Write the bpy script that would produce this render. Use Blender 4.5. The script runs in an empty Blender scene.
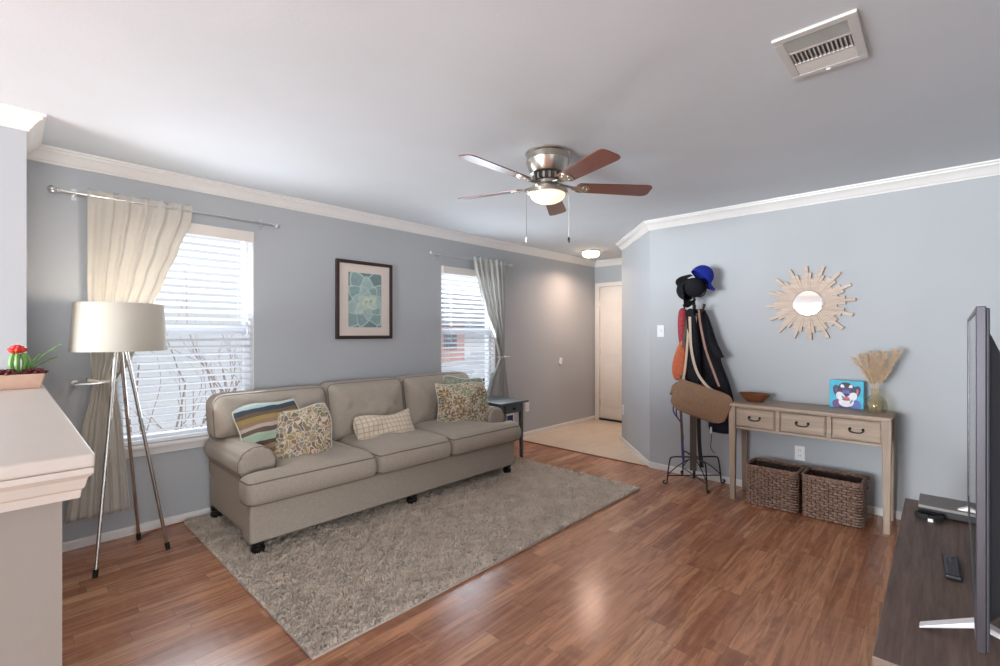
import bpy, math, random
import numpy as np
from mathutils import Vector, Matrix, Euler
rnd = random.Random(7)
PI = math.pi
sc = bpy.context.scene
C = sc.collection

# ------------------------------------------------------------------ camera, world, sun, large lights, exposure
YAW = math.atan2(440, 467)                 # 43.3 deg between the window wall's direction and the view
cam_d = bpy.data.cameras.new('camera')
cam = bpy.data.objects.new('camera', cam_d); C.objects.link(cam)
cam.location = (0, 0, 1.334)
cam.rotation_euler = (PI/2, 0, YAW - PI/2)
cam_d.sensor_width = 36; cam_d.lens = 467/1000*36; cam_d.clip_start = 0.02; cam_d.clip_end = 200
sc.camera = cam

world = bpy.data.worlds.new('overcast_sky'); sc.world = world; world.use_nodes = True
wn = world.node_tree.nodes; bg = wn['Background']
bg.inputs[0].default_value = (0.90, 0.95, 1.0, 1); bg.inputs[1].default_value = 0.62

def area(name, loc, rot, sx, sy, power, col, spread=PI):
    l = bpy.data.lights.new(name, 'AREA'); l.shape = 'RECTANGLE'; l.size = sx; l.size_y = sy
    l.energy = power; l.color = col; l.spread = spread
    o = bpy.data.objects.new(name, l); C.objects.link(o); o.location = loc; o.rotation_euler = rot
    return o
# daylight through the glass doors of the room's far end, behind the camera
area('daylight_rear_doors', (-5.93, 2.2, 1.05), (0, -PI/2, 0), 1.85, 2.6, 420, (0.90, 0.955, 1.0), 2.5)
area('side_fill_light', (-2.0, -7.93, 1.35), (PI/2, 0, 0), 4.2, 1.5, 350, (0.92, 0.965, 1.0))  # added fill towards the sofa front; the window it stands in is unseen
# daylight through the two blinds
area('daylight_window_1', (0.92, 5.7, 3.45), (-.72, 0, 0), 1.3, 0.9, 75, (0.88, 0.94, 1.0))
area('daylight_window_2', (3.68, 5.7, 3.45), (-.72, 0, 0), 1.3, 0.9, 75, (0.88, 0.94, 1.0))
sun_d = bpy.data.lights.new('hazy_sun', 'SUN'); sun_d.energy = 1.2; sun_d.angle = 0.6; sun_d.color = (1.0, 0.97, 0.93)
sun = bpy.data.objects.new('hazy_sun', sun_d); C.objects.link(sun); sun.rotation_euler = (0.75, 0.25, 0)
# the same daylight once the slats have scattered it up and into the room
area('daylight_blind_1', (0.92, 3.865, 1.4), (-PI/2-.45, 0, 0), 0.8, 1.3, 16, (0.84, 0.92, 1.0))
area('daylight_blind_2', (3.62, 3.865, 1.4), (-PI/2-.45, 0, 0), 0.7, 1.3, 16, (0.84, 0.92, 1.0))
sc.view_settings.view_transform = 'Standard'; sc.view_settings.look = 'None'
sc.view_settings.exposure = 0.47; sc.view_settings.gamma = 1.0; sc.view_settings.use_curve_mapping = False

# ------------------------------------------------------------------ material helpers
def S(r, g, b):
    f = lambda c: (c/255/12.92) if c/255 <= 0.04045 else ((c/255+0.055)/1.055)**2.4
    return (f(r), f(g), f(b), 1.0)

class G:
    """tiny node-graph writer"""
    def __init__(s, name):
        s.m = bpy.data.materials.new(name); s.m.use_nodes = True
        s.t = s.m.node_tree; s.b = s.t.nodes['Principled BSDF']; s.out = s.t.nodes['Material Output']
    def n(s, typ, **kw):
        nd = s.t.nodes.new(typ)
        for k, v in kw.items(): setattr(nd, k, v)
        return nd
    def set(s, sock, v):
        if isinstance(v, bpy.types.NodeSocket): s.t.links.new(v, sock)
        else: sock.default_value = v
    def obj(s):
        return s.n('ShaderNodeTexCoord').outputs['Object']
    def mapv(s, scale=(1,1,1), rot=(0,0,0), loc=(0,0,0), vec=None):
        m = s.n('ShaderNodeMapping'); s.set(m.inputs['Vector'], vec or s.obj())
        m.inputs['Scale'].default_value = scale; m.inputs['Rotation'].default_value = rot; m.inputs['Location'].default_value = loc
        return m.outputs[0]
    def noise(s, scale=5, detail=3, rough=.5, vec=None, dist=0, out='Fac'):
        n = s.n('ShaderNodeTexNoise'); s.set(n.inputs['Vector'], vec or s.obj())
        n.inputs['Scale'].default_value = scale; n.inputs['Detail'].default_value = detail
        n.inputs['Roughness'].default_value = rough; n.inputs['Distortion'].default_value = dist
        return n.outputs[out]
    def ramp(s, fac, stops, interp='LINEAR'):
        r = s.n('ShaderNodeValToRGB'); s.set(r.inputs[0], fac); r.color_ramp.interpolation = interp
        e = r.color_ramp.elements
        while len(e) < len(stops): e.new(0.5)
        for i, (p, c) in enumerate(stops): e[i].position = p; e[i].color = c
        return r.outputs[0]
    def math(s, op, a, b=0.0, c=None):
        m = s.n('ShaderNodeMath', operation=op); s.set(m.inputs[0], a); s.set(m.inputs[1], b)
        if c is not None: s.set(m.inputs[2], c)
        return m.outputs[0]
    def mix(s, fac, a, b, typ='MIX'):
        m = s.n('ShaderNodeMix', data_type='RGBA', blend_type=typ)
        s.set(m.inputs[0], fac); s.set(m.inputs[6], a); s.set(m.inputs[7], b)
        return m.outputs[2]
    def sep(s, vec):
        x = s.n('ShaderNodeSeparateXYZ'); s.set(x.inputs[0], vec); return x.outputs
    def comb(s, x=0., y=0., z=0.):
        c = s.n('ShaderNodeCombineXYZ')
        for i, v in enumerate((x, y, z)): s.set(c.inputs[i], v)
        return c.outputs[0]
    def white(s, vec):
        w = s.n('ShaderNodeTexWhiteNoise', noise_dimensions='3D'); s.set(w.inputs['Vector'], vec); return w.outputs['Value']
    def bump(s, h, strength=.3, dist=.01):
        b = s.n('ShaderNodeBump'); s.set(b.inputs['Height'], h)
        b.inputs['Strength'].default_value = strength; b.inputs['Distance'].default_value = dist
        s.t.links.new(b.outputs[0], s.b.inputs['Normal'])
    def base(s, col, rough=.5, metal=0., spec=.5):
        s.set(s.b.inputs['Base Color'], col); s.set(s.b.inputs['Roughness'], rough)
        s.set(s.b.inputs['Metallic'], metal); s.b.inputs['Specular IOR Level'].default_value = spec
        return s.m

def plain(name, col, rough=.5, metal=0., var=.06, vscale=6, bump=0., bscale=80, spec=.5):
    g = G(name)
    if var:
        n = g.noise(vscale, 3)
        d = tuple(c*(1-var) for c in col[:3])+(1,); l = tuple(min(1, c*(1+var)) for c in col[:3])+(1,)
        colr = g.ramp(n, [(.3, d), (.7, l)])
    else: colr = col
    if bump: g.bump(g.noise(bscale, 2), bump, .004)
    return g.base(colr, rough, metal, spec)

def emit(name, col, strength):
    g = G(name); g.base(col, .3); g.set(g.b.inputs['Emission Color'], col); g.b.inputs['Emission Strength'].default_value = strength
    return g.m

def wood(name, dark, light, axis=0, rough=.45, scale=1., bump=.1):
    g = G(name); g.b.inputs['Specular IOR Level'].default_value = .35; st = [34*scale]*3; st[axis] = 2.2*scale
    v = g.mapv(tuple(st))
    n = g.noise(1.0, 5, .62, v, .6); n2 = g.noise(3.2, 3, .5, v)
    f = g.math('ADD', g.math('MULTIPLY', n, .7), g.math('MULTIPLY', n2, .3))
    g.bump(n2, bump, .003)
    return g.base(g.ramp(f, [(.32, dark), (.68, light)]), rough)

def glassy(name, tint=(1,1,1,1), gloss=.9, base=.04, rough=.02):
    g = G(name); t = g.n('ShaderNodeBsdfTransparent'); t.inputs[0].default_value = tint
    gl = g.n('ShaderNodeBsdfGlossy'); gl.inputs['Roughness'].default_value = rough
    lw = g.n('ShaderNodeLayerWeight'); lw.inputs[0].default_value = .5
    f = g.math('ADD', g.math('MULTIPLY', g.math('POWER', lw.outputs['Facing'], 4.0), gloss), base)
    mx = g.n('ShaderNodeMixShader'); g.set(mx.inputs[0], f)
    g.t.links.new(t.outputs[0], mx.inputs[1]); g.t.links.new(gl.outputs[0], mx.inputs[2])
    g.t.links.new(mx.outputs[0], g.out.inputs[0]); return g.m

def sheer(name, col, trans=.35, rough=.8, weave=0., var=.04):
    """thin cloth or slat that lets part of the light through"""
    g = G(name)
    n = g.noise(9, 3); d = tuple(c*(1-var) for c in col[:3])+(1,)
    colr = g.ramp(n, [(.3, d), (.7, col)])
    if weave: g.bump(g.noise(260, 1), weave, .002)
    g.base(colr, rough, 0, .2)
    tr = g.n('ShaderNodeBsdfTranslucent'); g.set(tr.inputs[0], colr)
    mx = g.n('ShaderNodeMixShader'); mx.inputs[0].default_value = trans
    g.t.links.new(g.b.outputs[0], mx.inputs[1]); g.t.links.new(tr.outputs[0], mx.inputs[2])
    g.t.links.new(mx.outputs[0], g.out.inputs[0]); return g.m

# ------------------------------------------------------------------ materials
M = {}
g = G('wall_paint'); g.bump(g.noise(140, 2), .12, .002)
M['wall'] = g.base(g.ramp(g.noise(1.2, 2), [(.3, S(177,180,183)), (.7, S(182,185,188))]), .62, 0, .3)
g = G('ceiling_paint'); g.bump(g.noise(90, 3, .7), .14, .004)
M['ceiling'] = g.base(g.ramp(g.noise(2, 3), [(.3, S(209,213,217)), (.7, S(213,217,221))]), .8, 0, .2)
M['white'] = plain('white_trim_paint', S(228,225,222), .42, var=.02)
M['capwhite'] = plain('half_wall_cap_paint', S(206,197,188), .4, var=.02)
M['halfwall'] = plain('half_wall_paint', S(150,142,135), .6, var=.02, bump=.12, bscale=140)
M['vinyl'] = plain('window_vinyl', S(232,234,238), .35, var=.01)
M['door'] = plain('door_paint', S(228,222,214), .4, var=.02)
M['glass'] = glassy('window_glass')
M['mirror'] = plain('mirror_glass', (.86,.88,.87,1), .03, 1.0, var=0)
M['nickel'] = plain('brushed_nickel', S(190,184,174), .28, 1.0, var=.05, vscale=60)
M['chrome'] = plain('polished_steel', S(200,196,192), .18, 1.0, var=0)
M['rodmetal'] = plain('curtain_rod_metal', S(205,205,206), .3, .9, var=0)
M['iron'] = plain('wrought_iron', S(48,44,44), .5, .7, var=.2, vscale=40)
M['black'] = plain('black_plastic', S(26,26,28), .4, var=.05)
M['blackrub'] = plain('black_rubber', S(20,20,20), .7, var=.05)
M['blackwood'] = plain('black_turned_wood', S(24,22,22), .3, var=.1)
M['dark'] = plain('dark_cavity', S(60,58,58), .9, var=0)
M['plate'] = plain('switch_plate_plastic', S(236,236,236), .35, var=0)
M['slot'] = plain('outlet_slot', S(70,70,72), .6, var=0)
M['slat'] = sheer('blind_slat', S(242,244,248), .6, .5, var=.01)
M['valance'] = plain('blind_valance', S(222,214,206), .45, var=.02)
M['curtain'] = sheer('linen_curtain', S(222,216,206), .26, .85, .3)
M['sheer'] = sheer('pale_curtain', S(216,215,211), .34, .85, .3)
M['shade'] = sheer('lamp_shade_linen', S(200,194,182), .16, .85, .25, .02)

# wood laminate: staggered strips of mixed red-brown tones, running along the window wall (x)
g = G('wood_laminate'); o = g.sep(g.obj())
W = .082
row = g.math('FLOOR', g.math('DIVIDE', o[1], W))
off = g.white(g.comb(row, 3.7, 0))
u = g.math('ADD', g.math('DIVIDE', o[0], .62), g.math('MULTIPLY', off, 7.3))
pid = g.math('FLOOR', u)
tone = g.white(g.comb(row, pid, 1.3))
shift = g.comb(g.math('MULTIPLY', tone, 31.), g.math('MULTIPLY', off, 17.), 0)
vm = g.n('ShaderNodeVectorMath', operation='ADD'); g.set(vm.inputs[0], g.obj()); g.set(vm.inputs[1], shift)
gv = g.mapv((1.6, 16, 1), vec=vm.outputs[0])
grain = g.noise(1.6, 6, .62, gv, 1.1)
bandv = g.mapv((26, 4, 1), vec=vm.outputs[0]); band = g.noise(1.0, 2, .5, bandv)
c1 = g.ramp(tone, [(0, S(166,110,80)), (.3, S(192,132,98)), (.55, S(208,148,110)), (.8, S(176,118,86)), (1, S(218,164,124))])
c2 = g.mix(g.math('MULTIPLY', g.ramp(grain, [(.36, (1,1,1,1)), (.62, (0,0,0,1))]), .70), c1, S(116,72,52))
c3 = g.mix(g.math('MULTIPLY', g.ramp(band, [(.5, (0,0,0,1)), (.75, (1,1,1,1))]), .22), c2, S(206,150,122))
fy = g.math('FRACT', g.math('DIVIDE', o[1], W)); fx = g.math('FRACT', u)
seam = g.math('MAXIMUM', g.math('LESS_THAN', fy, .02), g.math('LESS_THAN', fx, .004))
col = g.mix(g.math('MULTIPLY', seam, .4), c3, S(70,40,30))
g.bump(grain, .03, .002)
M['laminate'] = g.base(col, g.math('ADD', g.math('MULTIPLY', grain, .10), .17), 0, .5)

g = G('entry_tile'); o = g.sep(g.mapv(rot=(0,0,0)))
fx = g.math('FRACT', g.math('DIVIDE', g.math('ADD', o[0], .1), .42)); fy = g.math('FRACT', g.math('DIVIDE', o[1], .42))
grout = g.math('MAXIMUM', g.math('LESS_THAN', fx, .018), g.math('LESS_THAN', fy, .018))
tcol = g.ramp(g.noise(3.5, 4, .6), [(.3, S(206,188,166)), (.7, S(222,206,186))])
M['tile'] = g.base(g.mix(grout, tcol, S(190,172,150)), .35)

def fabric(name, dark, light, scale=240, bump=.5):
    g = G(name); n = g.noise(scale, 2, .6); b = g.noise(5, 3)
    c = g.ramp(n, [(.3, dark), (.7, light)])
    c = g.mix(g.math('MULTIPLY', b, .16), c, light)
    g.bump(n, bump, .002); return g.base(c, .92, 0, .15)
M['sofa'] = fabric('sofa_linen', S(154,143,131), S(182,171,158))
M['welt'] = fabric('sofa_welt', S(112,101,91), S(134,122,110))
M['ruglow'] = plain('rug_backing', S(196,187,177), .95, var=.1, vscale=60)
M['rug'] = sheer('rug_yarn', S(244,233,220), .32, .95, 0, .20)

# cushion prints
g = G('striped_cotton'); o = g.sep(g.obj())
vv = g.math('ADD', g.math('MULTIPLY', o[1], 2.35), g.math('ADD', .47, g.math('MULTIPLY', g.noise(6, 2), .10)))
stops = [(0, S(196,186,168)), (.07, S(88,74,66)), (.12, S(176,160,112)), (.2, S(112,96,84)), (.27, S(146,122,96)), (.34, S(92,78,72)), (.40, S(158,178,156)), (.50, S(168,186,166)), (.53, S(108,92,84)), (.60, S(188,172,160)), (.66, S(150,126,104)), (.73, S(160,138,88)), (.80, S(112,96,80)), (.86, S(74,78,84)), (.93, S(168,188,190)), (1, S(206,204,190))]
gg = g.ramp(vv, stops, 'CONSTANT'); g.bump(g.noise(260, 2), .3, .002)
M['striped'] = g.base(gg, .9, 0, .15)

g = G('swirl_print'); v = g.mapv((1,1,.35))
d = g.n('ShaderNodeTexNoise'); g.set(d.inputs['Vector'], v); d.inputs['Scale'].default_value = 9; d.inputs['Detail'].default_value = 2
mixv = g.n('ShaderNodeVectorMath', operation='MULTIPLY_ADD'); g.set(mixv.inputs[0], d.outputs['Color']); mixv.inputs[1].default_value = (.16,.16,.16); g.set(mixv.inputs[2], v)
vo = g.n('ShaderNodeTexVoronoi', feature='DISTANCE_TO_EDGE'); g.set(vo.inputs['Vector'], mixv.outputs[0]); vo.inputs['Scale'].default_value = 30
vo2 = g.n('ShaderNodeTexVoronoi'); g.set(vo2.inputs['Vector'], mixv.outputs[0]); vo2.inputs['Scale'].default_value = 30
cells = g.ramp(g.sep(vo2.outputs['Color'])[0], [(0, S(136,126,108)), (.25, S(158,140,104)), (.45, S(118,110,102)), (.62, S(170,152,116)), (.78, S(142,140,134)), (.9, S(148,116,96))], 'CONSTANT')
lines = g.ramp(vo.outputs['Distance'], [(.055, (1,1,1,1)), (.10, (0,0,0,1))])
M['swirl'] = g.base(g.mix(lines, cells, S(206,192,172)), .9, 0, .15)

g = G('floral_print'); v = g.mapv((1,1,0))
vo = g.n('ShaderNodeTexVoronoi', voronoi_dimensions='2D'); g.set(vo.inputs['Vector'], v); vo.inputs['Scale'].default_value = 9.0; vo.inputs['Randomness'].default_value = .75
dv = g.n('ShaderNodeVectorMath', operation='SUBTRACT')
sv = g.n('ShaderNodeVectorMath', operation='SCALE'); g.set(sv.inputs[0], v); sv.inputs['Scale'].default_value = 1.0
g.set(dv.inputs[0], sv.outputs[0]); g.set(dv.inputs[1], vo.outputs['Position'])
ox = g.sep(dv.outputs[0]); ang = g.math('ARCTAN2', ox[1], ox[0])
r = g.math('MULTIPLY', vo.outputs['Distance'], 1.0)
pet = g.math('ABSOLUTE', g.math('COSINE', g.math('MULTIPLY', ang, 4.0)))
lim = g.math('ADD', .16, g.math('MULTIPLY', pet, .34))
infl = g.math('LESS_THAN', r, lim); heart = g.math('LESS_THAN', r, .13)
fcol = g.ramp(g.sep(vo.outputs['Color'])[0], [(0, S(124,138,110)), (.3, S(128,98,70)), (.5, S(104,92,84)), (.65, S(150,148,106)), (.82, S(92,104,88))], 'CONSTANT')
n = g.noise(58, 2, .5, v); leaf = g.ramp(n, [(.49, (0,0,0,1)), (.51, (1,1,1,1))])
cc = g.mix(leaf, S(212,198,174), g.ramp(g.noise(14,2,.5,v), [(.4, S(150,138,110)), (.5, S(146,116,92)), (.6, S(132,140,118))], 'CONSTANT'))
cc = g.mix(infl, cc, fcol); cc = g.mix(heart, cc, S(202,176,128))
cc = g.mix(g.math('MULTIPLY', g.ramp(g.noise(90,2,.5,v), [(.5,(0,0,0,1)),(.56,(1,1,1,1))]), .55), cc, S(206,194,172))
M['floral'] = g.base(cc, .9, 0, .15)
g = G('sage_print'); 
M['sage'] = g.base(g.ramp(g.noise(30, 3, .6), [(.4, S(128,136,120)), (.5, S(160,160,140)), (.62, S(108,118,110))], 'CONSTANT'), .9, 0, .15)
g = G('plaid_cotton'); o = g.sep(g.obj())
fx = g.math('LESS_THAN', g.math('FRACT', g.math('MULTIPLY', o[0], 27)), .2); fy = g.math('LESS_THAN', g.math('FRACT', g.math('MULTIPLY', o[1], 27)), .2)
M['plaid'] = g.base(g.mix(g.math('MULTIPLY', g.math('MAXIMUM', fx, fy), .62), S(220,205,186), S(166,144,118)), .9, 0, .15)
M['mintpipe'] = plain('pale_cord', S(206,208,194), .9, var=.05)

M['console'] = wood('greyed_oak', S(146,126,108), S(180,158,138), 1, .5)
M['consoleleg'] = wood('greyed_oak_leg', S(146,126,108), S(180,158,138), 2, .5)
M['tvwood'] = wood('espresso_oak', S(86,68,60), S(126,104,93), 0, .6, 1.3)
M['sunwood'] = wood('pale_driftwood', S(188,168,152), S(216,197,181), 1, .7, 1.)
M['bowlwood'] = wood('walnut_bowl', S(92,52,32), S(140,86,56), 1, .35)
M['blade'] = wood('fan_blade_walnut', S(88,42,32), S(120,62,47), 0, .25, .6, .0)
for k_, v_ in (('Coat Weight',.6),('Coat Roughness',.3),('Coat IOR',1.8)): M['blade'].node_tree.nodes['Principled BSDF'].inputs[k_].default_value = v_
M['table'] = plain('slate_green_paint', S(84,94,96), .32, var=.08)
M['frame'] = plain('dark_cherry_frame', S(52,30,28), .4, var=.12, vscale=30)
M['mat'] = plain('cream_mat_board', S(226,212,202), .8, var=.01)
def wick(name, a, b):
    g = G(name); n = g.noise(60, 3, .6); g.bump(n, .4, .003)
    return g.base(g.ramp(n, [(.3, a), (.7, b)]), .75)
M['wicker'] = wick('dark_wicker', S(94,70,58), S(162,130,112))
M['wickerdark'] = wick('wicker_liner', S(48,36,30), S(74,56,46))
M['bezel'] = plain('tv_bezel', S(70,68,74), .3, .6, var=.03)
M['screen'] = plain('tv_screen', S(18,18,20), .08, var=0)
M['tvback'] = plain('tv_back', S(52,54,62), .5, var=.03)
M['silver'] = plain('silver_foot', S(232,228,228), .3, .3, var=0)
M['boxgrey'] = plain('grey_lid', S(128,124,120), .6, var=.04)
M['planter'] = plain('terracotta_planter', S(196,160,140), .7, var=.06, vscale=20)
M['petalred'] = plain('red_petal', S(206,44,30), .5, var=.12, vscale=40)
M['green'] = plain('succulent_green', S(98,140,64), .5, var=.2, vscale=40)
M['maroon'] = plain('maroon_succulent', S(86,26,26), .5, var=.25, vscale=60)
M['soil'] = plain('brown_pebbles', S(98,56,44), .9, var=.35, vscale=60, bump=.8)
M['opal'] = None
M['bulbwarm'] = emit('warm_bulb', (1.0, .78, .5, 1), 6)
M['fanbowl'] = emit('fan_light_bowl', (1.0, .80, .56, 1), .8)
M['halldome'] = emit('hall_light_glass', (1.0, .82, .58, 1), 3.0)
M['royal'] = fabric('royal_blue_twill', S(22,34,120), S(40,58,160), 200, .3)
M['capblack'] = fabric('black_twill', S(20,20,24), S(40,40,44), 200, .3)
M['capgrey'] = fabric('grey_cap_lining', S(92,86,84), S(128,120,116), 200, .3)
M['redbag'] = fabric('raspberry_cloth', S(128,36,48), S(178,82,88), 120, .4)
M['orange'] = fabric('orange_cloth', S(168,84,56), S(204,116,82), 90, .4)
M['jacket'] = fabric('black_jacket_cloth', S(24,24,28), S(46,46,52), 120, .4)
M['canvas'] = fabric('tan_canvas', S(126,98,78), S(158,126,102), 160, .5)
M['cream'] = plain('cream_strap_web', S(202,182,162), .8, var=.06, vscale=80)
M['leather'] = plain('tan_leather', S(150,110,92), .5, var=.15, vscale=60)
M['olive'] = plain('olive_webbing', S(92,80,70), .8, var=.12, vscale=80)
M['purple'] = plain('purple_ribbon', S(70,62,110), .7, var=.1, vscale=80)
M['navy'] = fabric('navy_nylon', S(22,24,34), S(40,42,56), 100, .3)
M['vase'] = glassy('amber_glass', (.975,.955,.89,1), .8, .03, .05)
M['pampas'] = plain('dried_plume', S(214,186,154), .95, var=.12, vscale=40)
M['pampstem'] = plain('dried_stem', S(198,172,134), .9, var=.1)
M['turq'] = plain('turquoise_paint', S(40,176,206), .5, var=.14, vscale=22)
for k, c in dict(inknavy=(38,34,78), inkpurple=(96,60,128), inkwhite=(232,226,232), inkpink=(196,104,132), inkblue=(78,96,178), inkred=(150,40,70), inkteal=(70,140,130), inkdeep=(24,22,52)).items():
    M[k] = plain('paint_'+k[3:], S(*c), .5, var=.1, vscale=40)
for k, c in dict(suc0=(74,96,100), suc1=(118,142,142), suc2=(142,168,166), suc3=(168,190,186), suc4=(190,206,192), suc5=(206,214,188), sucline=(186,204,198)).items():
    M[k] = plain('print_'+k, S(*c), .6, var=.1, vscale=30)
M['cord'] = plain('brown_cord', S(128,66,46), .6, var=0)
M['carton'] = plain('white_carton', S(226,226,228), .6, var=.02)
M['navylabel'] = plain('navy_label', S(34,38,92), .5, var=.05)
M['vent'] = plain('vent_enamel', S(206,203,198), .4, var=.02)
M['ventdark'] = plain('vent_throat', S(116,114,111), .9, var=0)
g = G('house_brick'); br = g.n('ShaderNodeTexBrick'); g.set(br.inputs['Vector'], g.mapv((1,1,1), rot=(PI/2,0,0)))
br.inputs['Scale'].default_value = 4; br.inputs['Color1'].default_value = S(196,150,146); br.inputs['Color2'].default_value = S(208,166,160); br.inputs['Mortar'].default_value = S(200,180,172)
M['brick'] = g.base(br.outputs['Color'], .9)
M['shingle'] = plain('roof_shingle', S(160,162,170), .9, var=.12, vscale=8)
M['siding'] = plain('pale_siding', S(196,198,206), .8, var=.05)
M['grass'] = plain('winter_lawn', S(206,206,196), .95, var=.08, vscale=3)
M['paving'] = plain('street_paving', S(206,208,212), .9, var=.05)
M['bark'] = plain('shrub_bark', S(158,138,130), .9, var=.15, vscale=20)
M['car'] = plain('grey_car_paint', S(198,203,212), .35, .0, var=.03)
M['carglass'] = plain('car_glass', S(104,112,124), .15, var=0)
M['tyre'] = plain('tyre', S(36,36,38), .8, var=0)

# ------------------------------------------------------------------ mesh helpers
class MB:
    def __init__(s): s.v = []; s.f = []; s.mi = []
    def add(s, vs, fs, mi=0):
        b = len(s.v); s.v.extend([tuple(map(float, p)) for p in vs]); s.f.extend([tuple(b+i for i in f) for f in fs]); s.mi.extend([mi]*len(fs)); return s
    def box(s, a, b, mi=0, xf=None):
        (x0,y0,z0),(x1,y1,z1) = a, b
        vs = [(x0,y0,z0),(x1,y0,z0),(x1,y1,z0),(x0,y1,z0),(x0,y0,z1),(x1,y0,z1),(x1,y1,z1),(x0,y1,z1)]
        if xf is not None: vs = [xf @ Vector(p) for p in vs]
        return s.add(vs, [(0,3,2,1),(4,5,6,7),(0,1,5,4),(1,2,6,5),(2,3,7,6),(3,0,4,7)], mi)
    def taper(s, c0, w0, c1, w1, mi=0):
        """square post from c0 (half sizes w0) up to c1 (half sizes w1)"""
        vs = []
        for c, w in ((c0,w0),(c1,w1)):
            for sx, sy in ((-1,-1),(1,-1),(1,1),(-1,1)): vs.append((c[0]+sx*w[0], c[1]+sy*w[1], c[2]))
        return s.add(vs, [(0,3,2,1),(4,5,6,7),(0,1,5,4),(1,2,6,5),(2,3,7,6),(3,0,4,7)], mi)
    def tube(s, path, r, n=8, closed=False, caps=True, mi=0, flat=None):
        P = [Vector(p) for p in path]; m = len(P); rs = r if isinstance(r, (list, tuple)) else [r]*m
        vs = []; up = None
        for i in range(m):
            a = P[i-1] if (i > 0 or closed) else P[i]; b = P[(i+1) % m] if (i < m-1 or closed) else P[i]
            t = (b-a); t = t.normalized() if t.length > 1e-9 else Vector((0,0,1))
            if up is None:
                up = Vector((0,0,1)) if abs(t.z) < .9 else Vector((1,0,0))
            nrm = (up - t*up.dot(t)); 
            if nrm.length < 1e-5: nrm = t.orthogonal()
            nrm.normalize(); up = nrm; bn = t.cross(nrm)
            for k in range(n):
                an = 2*PI*k/n; ra = rs[i]; rb = rs[i]*(flat if flat else 1)
                vs.append(P[i] + nrm*math.cos(an)*ra + bn*math.sin(an)*rb)
        fs = []
        for i in range(m if closed else m-1):
            j = (i+1) % m
            for k in range(n):
                k2 = (k+1) % n; fs.append((i*n+k, i*n+k2, j*n+k2, j*n+k))
        if not closed and caps:
            fs.append(tuple(reversed(range(n)))); fs.append(tuple(range((m-1)*n, m*n)))
        return s.add(vs, fs, mi)
    def strap(s, path, w, t, side, mi=0):
        """flat band along path; side = width direction"""
        P = [Vector(p) for p in path]; m = len(P); sd = Vector(side).normalized(); vs = []
        for i in range(m):
            tg = (P[min(i+1,m-1)]-P[max(i-1,0)]).normalized(); w_ = (sd - tg*sd.dot(tg)).normalized(); nn = tg.cross(w_)
            for a, b in ((-1,-1),(1,-1),(1,1),(-1,1)): vs.append(P[i]+w_*a*w/2+nn*b*t/2)
        fs = [(3,2,1,0), tuple(range((m-1)*4, m*4))]
        for i in range(m-1):
            for k in range(4): fs.append((i*4+k, i*4+(k+1)%4, i*4+4+(k+1)%4, i*4+4+k))
        return s.add(vs, fs, mi)
    def lathe(s, prof, c=(0,0,0), n=28, xf=None, mi=0, capb=True, capt=True):
        vs = []; fs = []; m = len(prof)
        for r, z in prof:
            for k in range(n):
                a = 2*PI*k/n; p = Vector((r*math.cos(a), r*math.sin(a), z))
                p = (xf @ p) if xf is not None else p+Vector(c); vs.append(p)
        for i in range(m-1):
            for k in range(n):
                k2 = (k+1)%n; fs.append((i*n+k, i*n+k2, (i+1)*n+k2, (i+1)*n+k))
        if capb: fs.append(tuple(reversed(range(n))))
        if capt: fs.append(tuple(range((m-1)*n, m*n)))
        return s.add(vs, fs, mi)
    def prism(s, poly, z0, z1, xf=None, mi=0):
        n = len(poly); vs = [Vector((x,y,z0)) for x,y in poly]+[Vector((x,y,z1)) for x,y in poly]
        if xf is not None: vs = [xf @ p for p in vs]
        fs = [tuple(reversed(range(n))), tuple(range(n,2*n))]+[(i,(i+1)%n,n+(i+1)%n,n+i) for i in range(n)]
        return s.add(vs, fs, mi)
    def grid(s, fn, nu, nv, closed=False, mi=0):
        vs = [fn(i/nu, j/nv) for j in range(nv+1) for i in range(nu if closed else nu+1)]
        w = nu if closed else nu+1; fs = []
        for j in range(nv):
            for i in range(nu):
                a = j*w+i; b = j*w+(i+1)%w if closed else a+1
                fs.append((a, b, b+w, a+w))
        return s.add(vs, fs, mi)
    def loft(s, secs, n=24, fold=0., nf=5, mi=0, ph=0.):
        """stack of ellipses (x, y, z, half x, half y), with cloth folds"""
        vs = []; m = len(secs)
        for q, (x,y,z,hx,hy) in enumerate(secs):
            for k in range(n):
                a = 2*PI*k/n; w = 1+fold*math.sin(nf*a+ph+q*.25)
                vs.append((x+hx*math.cos(a)*w, y+hy*math.sin(a)*w, z))
        fs = [(i*n+k, i*n+(k+1)%n, (i+1)*n+(k+1)%n, (i+1)*n+k) for i in range(m-1) for k in range(n)]
        fs += [tuple(reversed(range(n))), tuple(range((m-1)*n, m*n))]
        return s.add(vs, fs, mi)
    def sphere(s, c, r, nu=16, nv=10, sc_=(1,1,1), xf=None, mi=0):
        prof = [(max(1e-4, r*math.sin(PI*j/nv)), -r*math.cos(PI*j/nv)) for j in range(nv+1)]
        T = Matrix.Translation(c) @ (xf if xf is not None else Matrix.Identity(4)) @ Matrix.Diagonal((*sc_, 1))
        return s.lathe(prof, n=nu, xf=T, mi=mi)
    def build(s, name, mats, parent=None, smooth=35, bevel=0., seg=2, sub=0, solid=0.):
        me = bpy.data.meshes.new(name); me.from_pydata(s.v, [], s.f); me.validate(); 
        mats = mats if isinstance(mats, (list, tuple)) else [mats]
        for m in mats: me.materials.append(m)
        if len(mats) > 1 and len(me.polygons) == len(s.mi): me.polygons.foreach_set('material_index', s.mi)
        bm_fix(me)
        if smooth:
            me.shade_smooth()
            if smooth < 180: me.set_sharp_from_angle(angle=math.radians(smooth))
        o = bpy.data.objects.new(name, me); C.objects.link(o)
        if parent is not None: o.parent = parent
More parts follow.
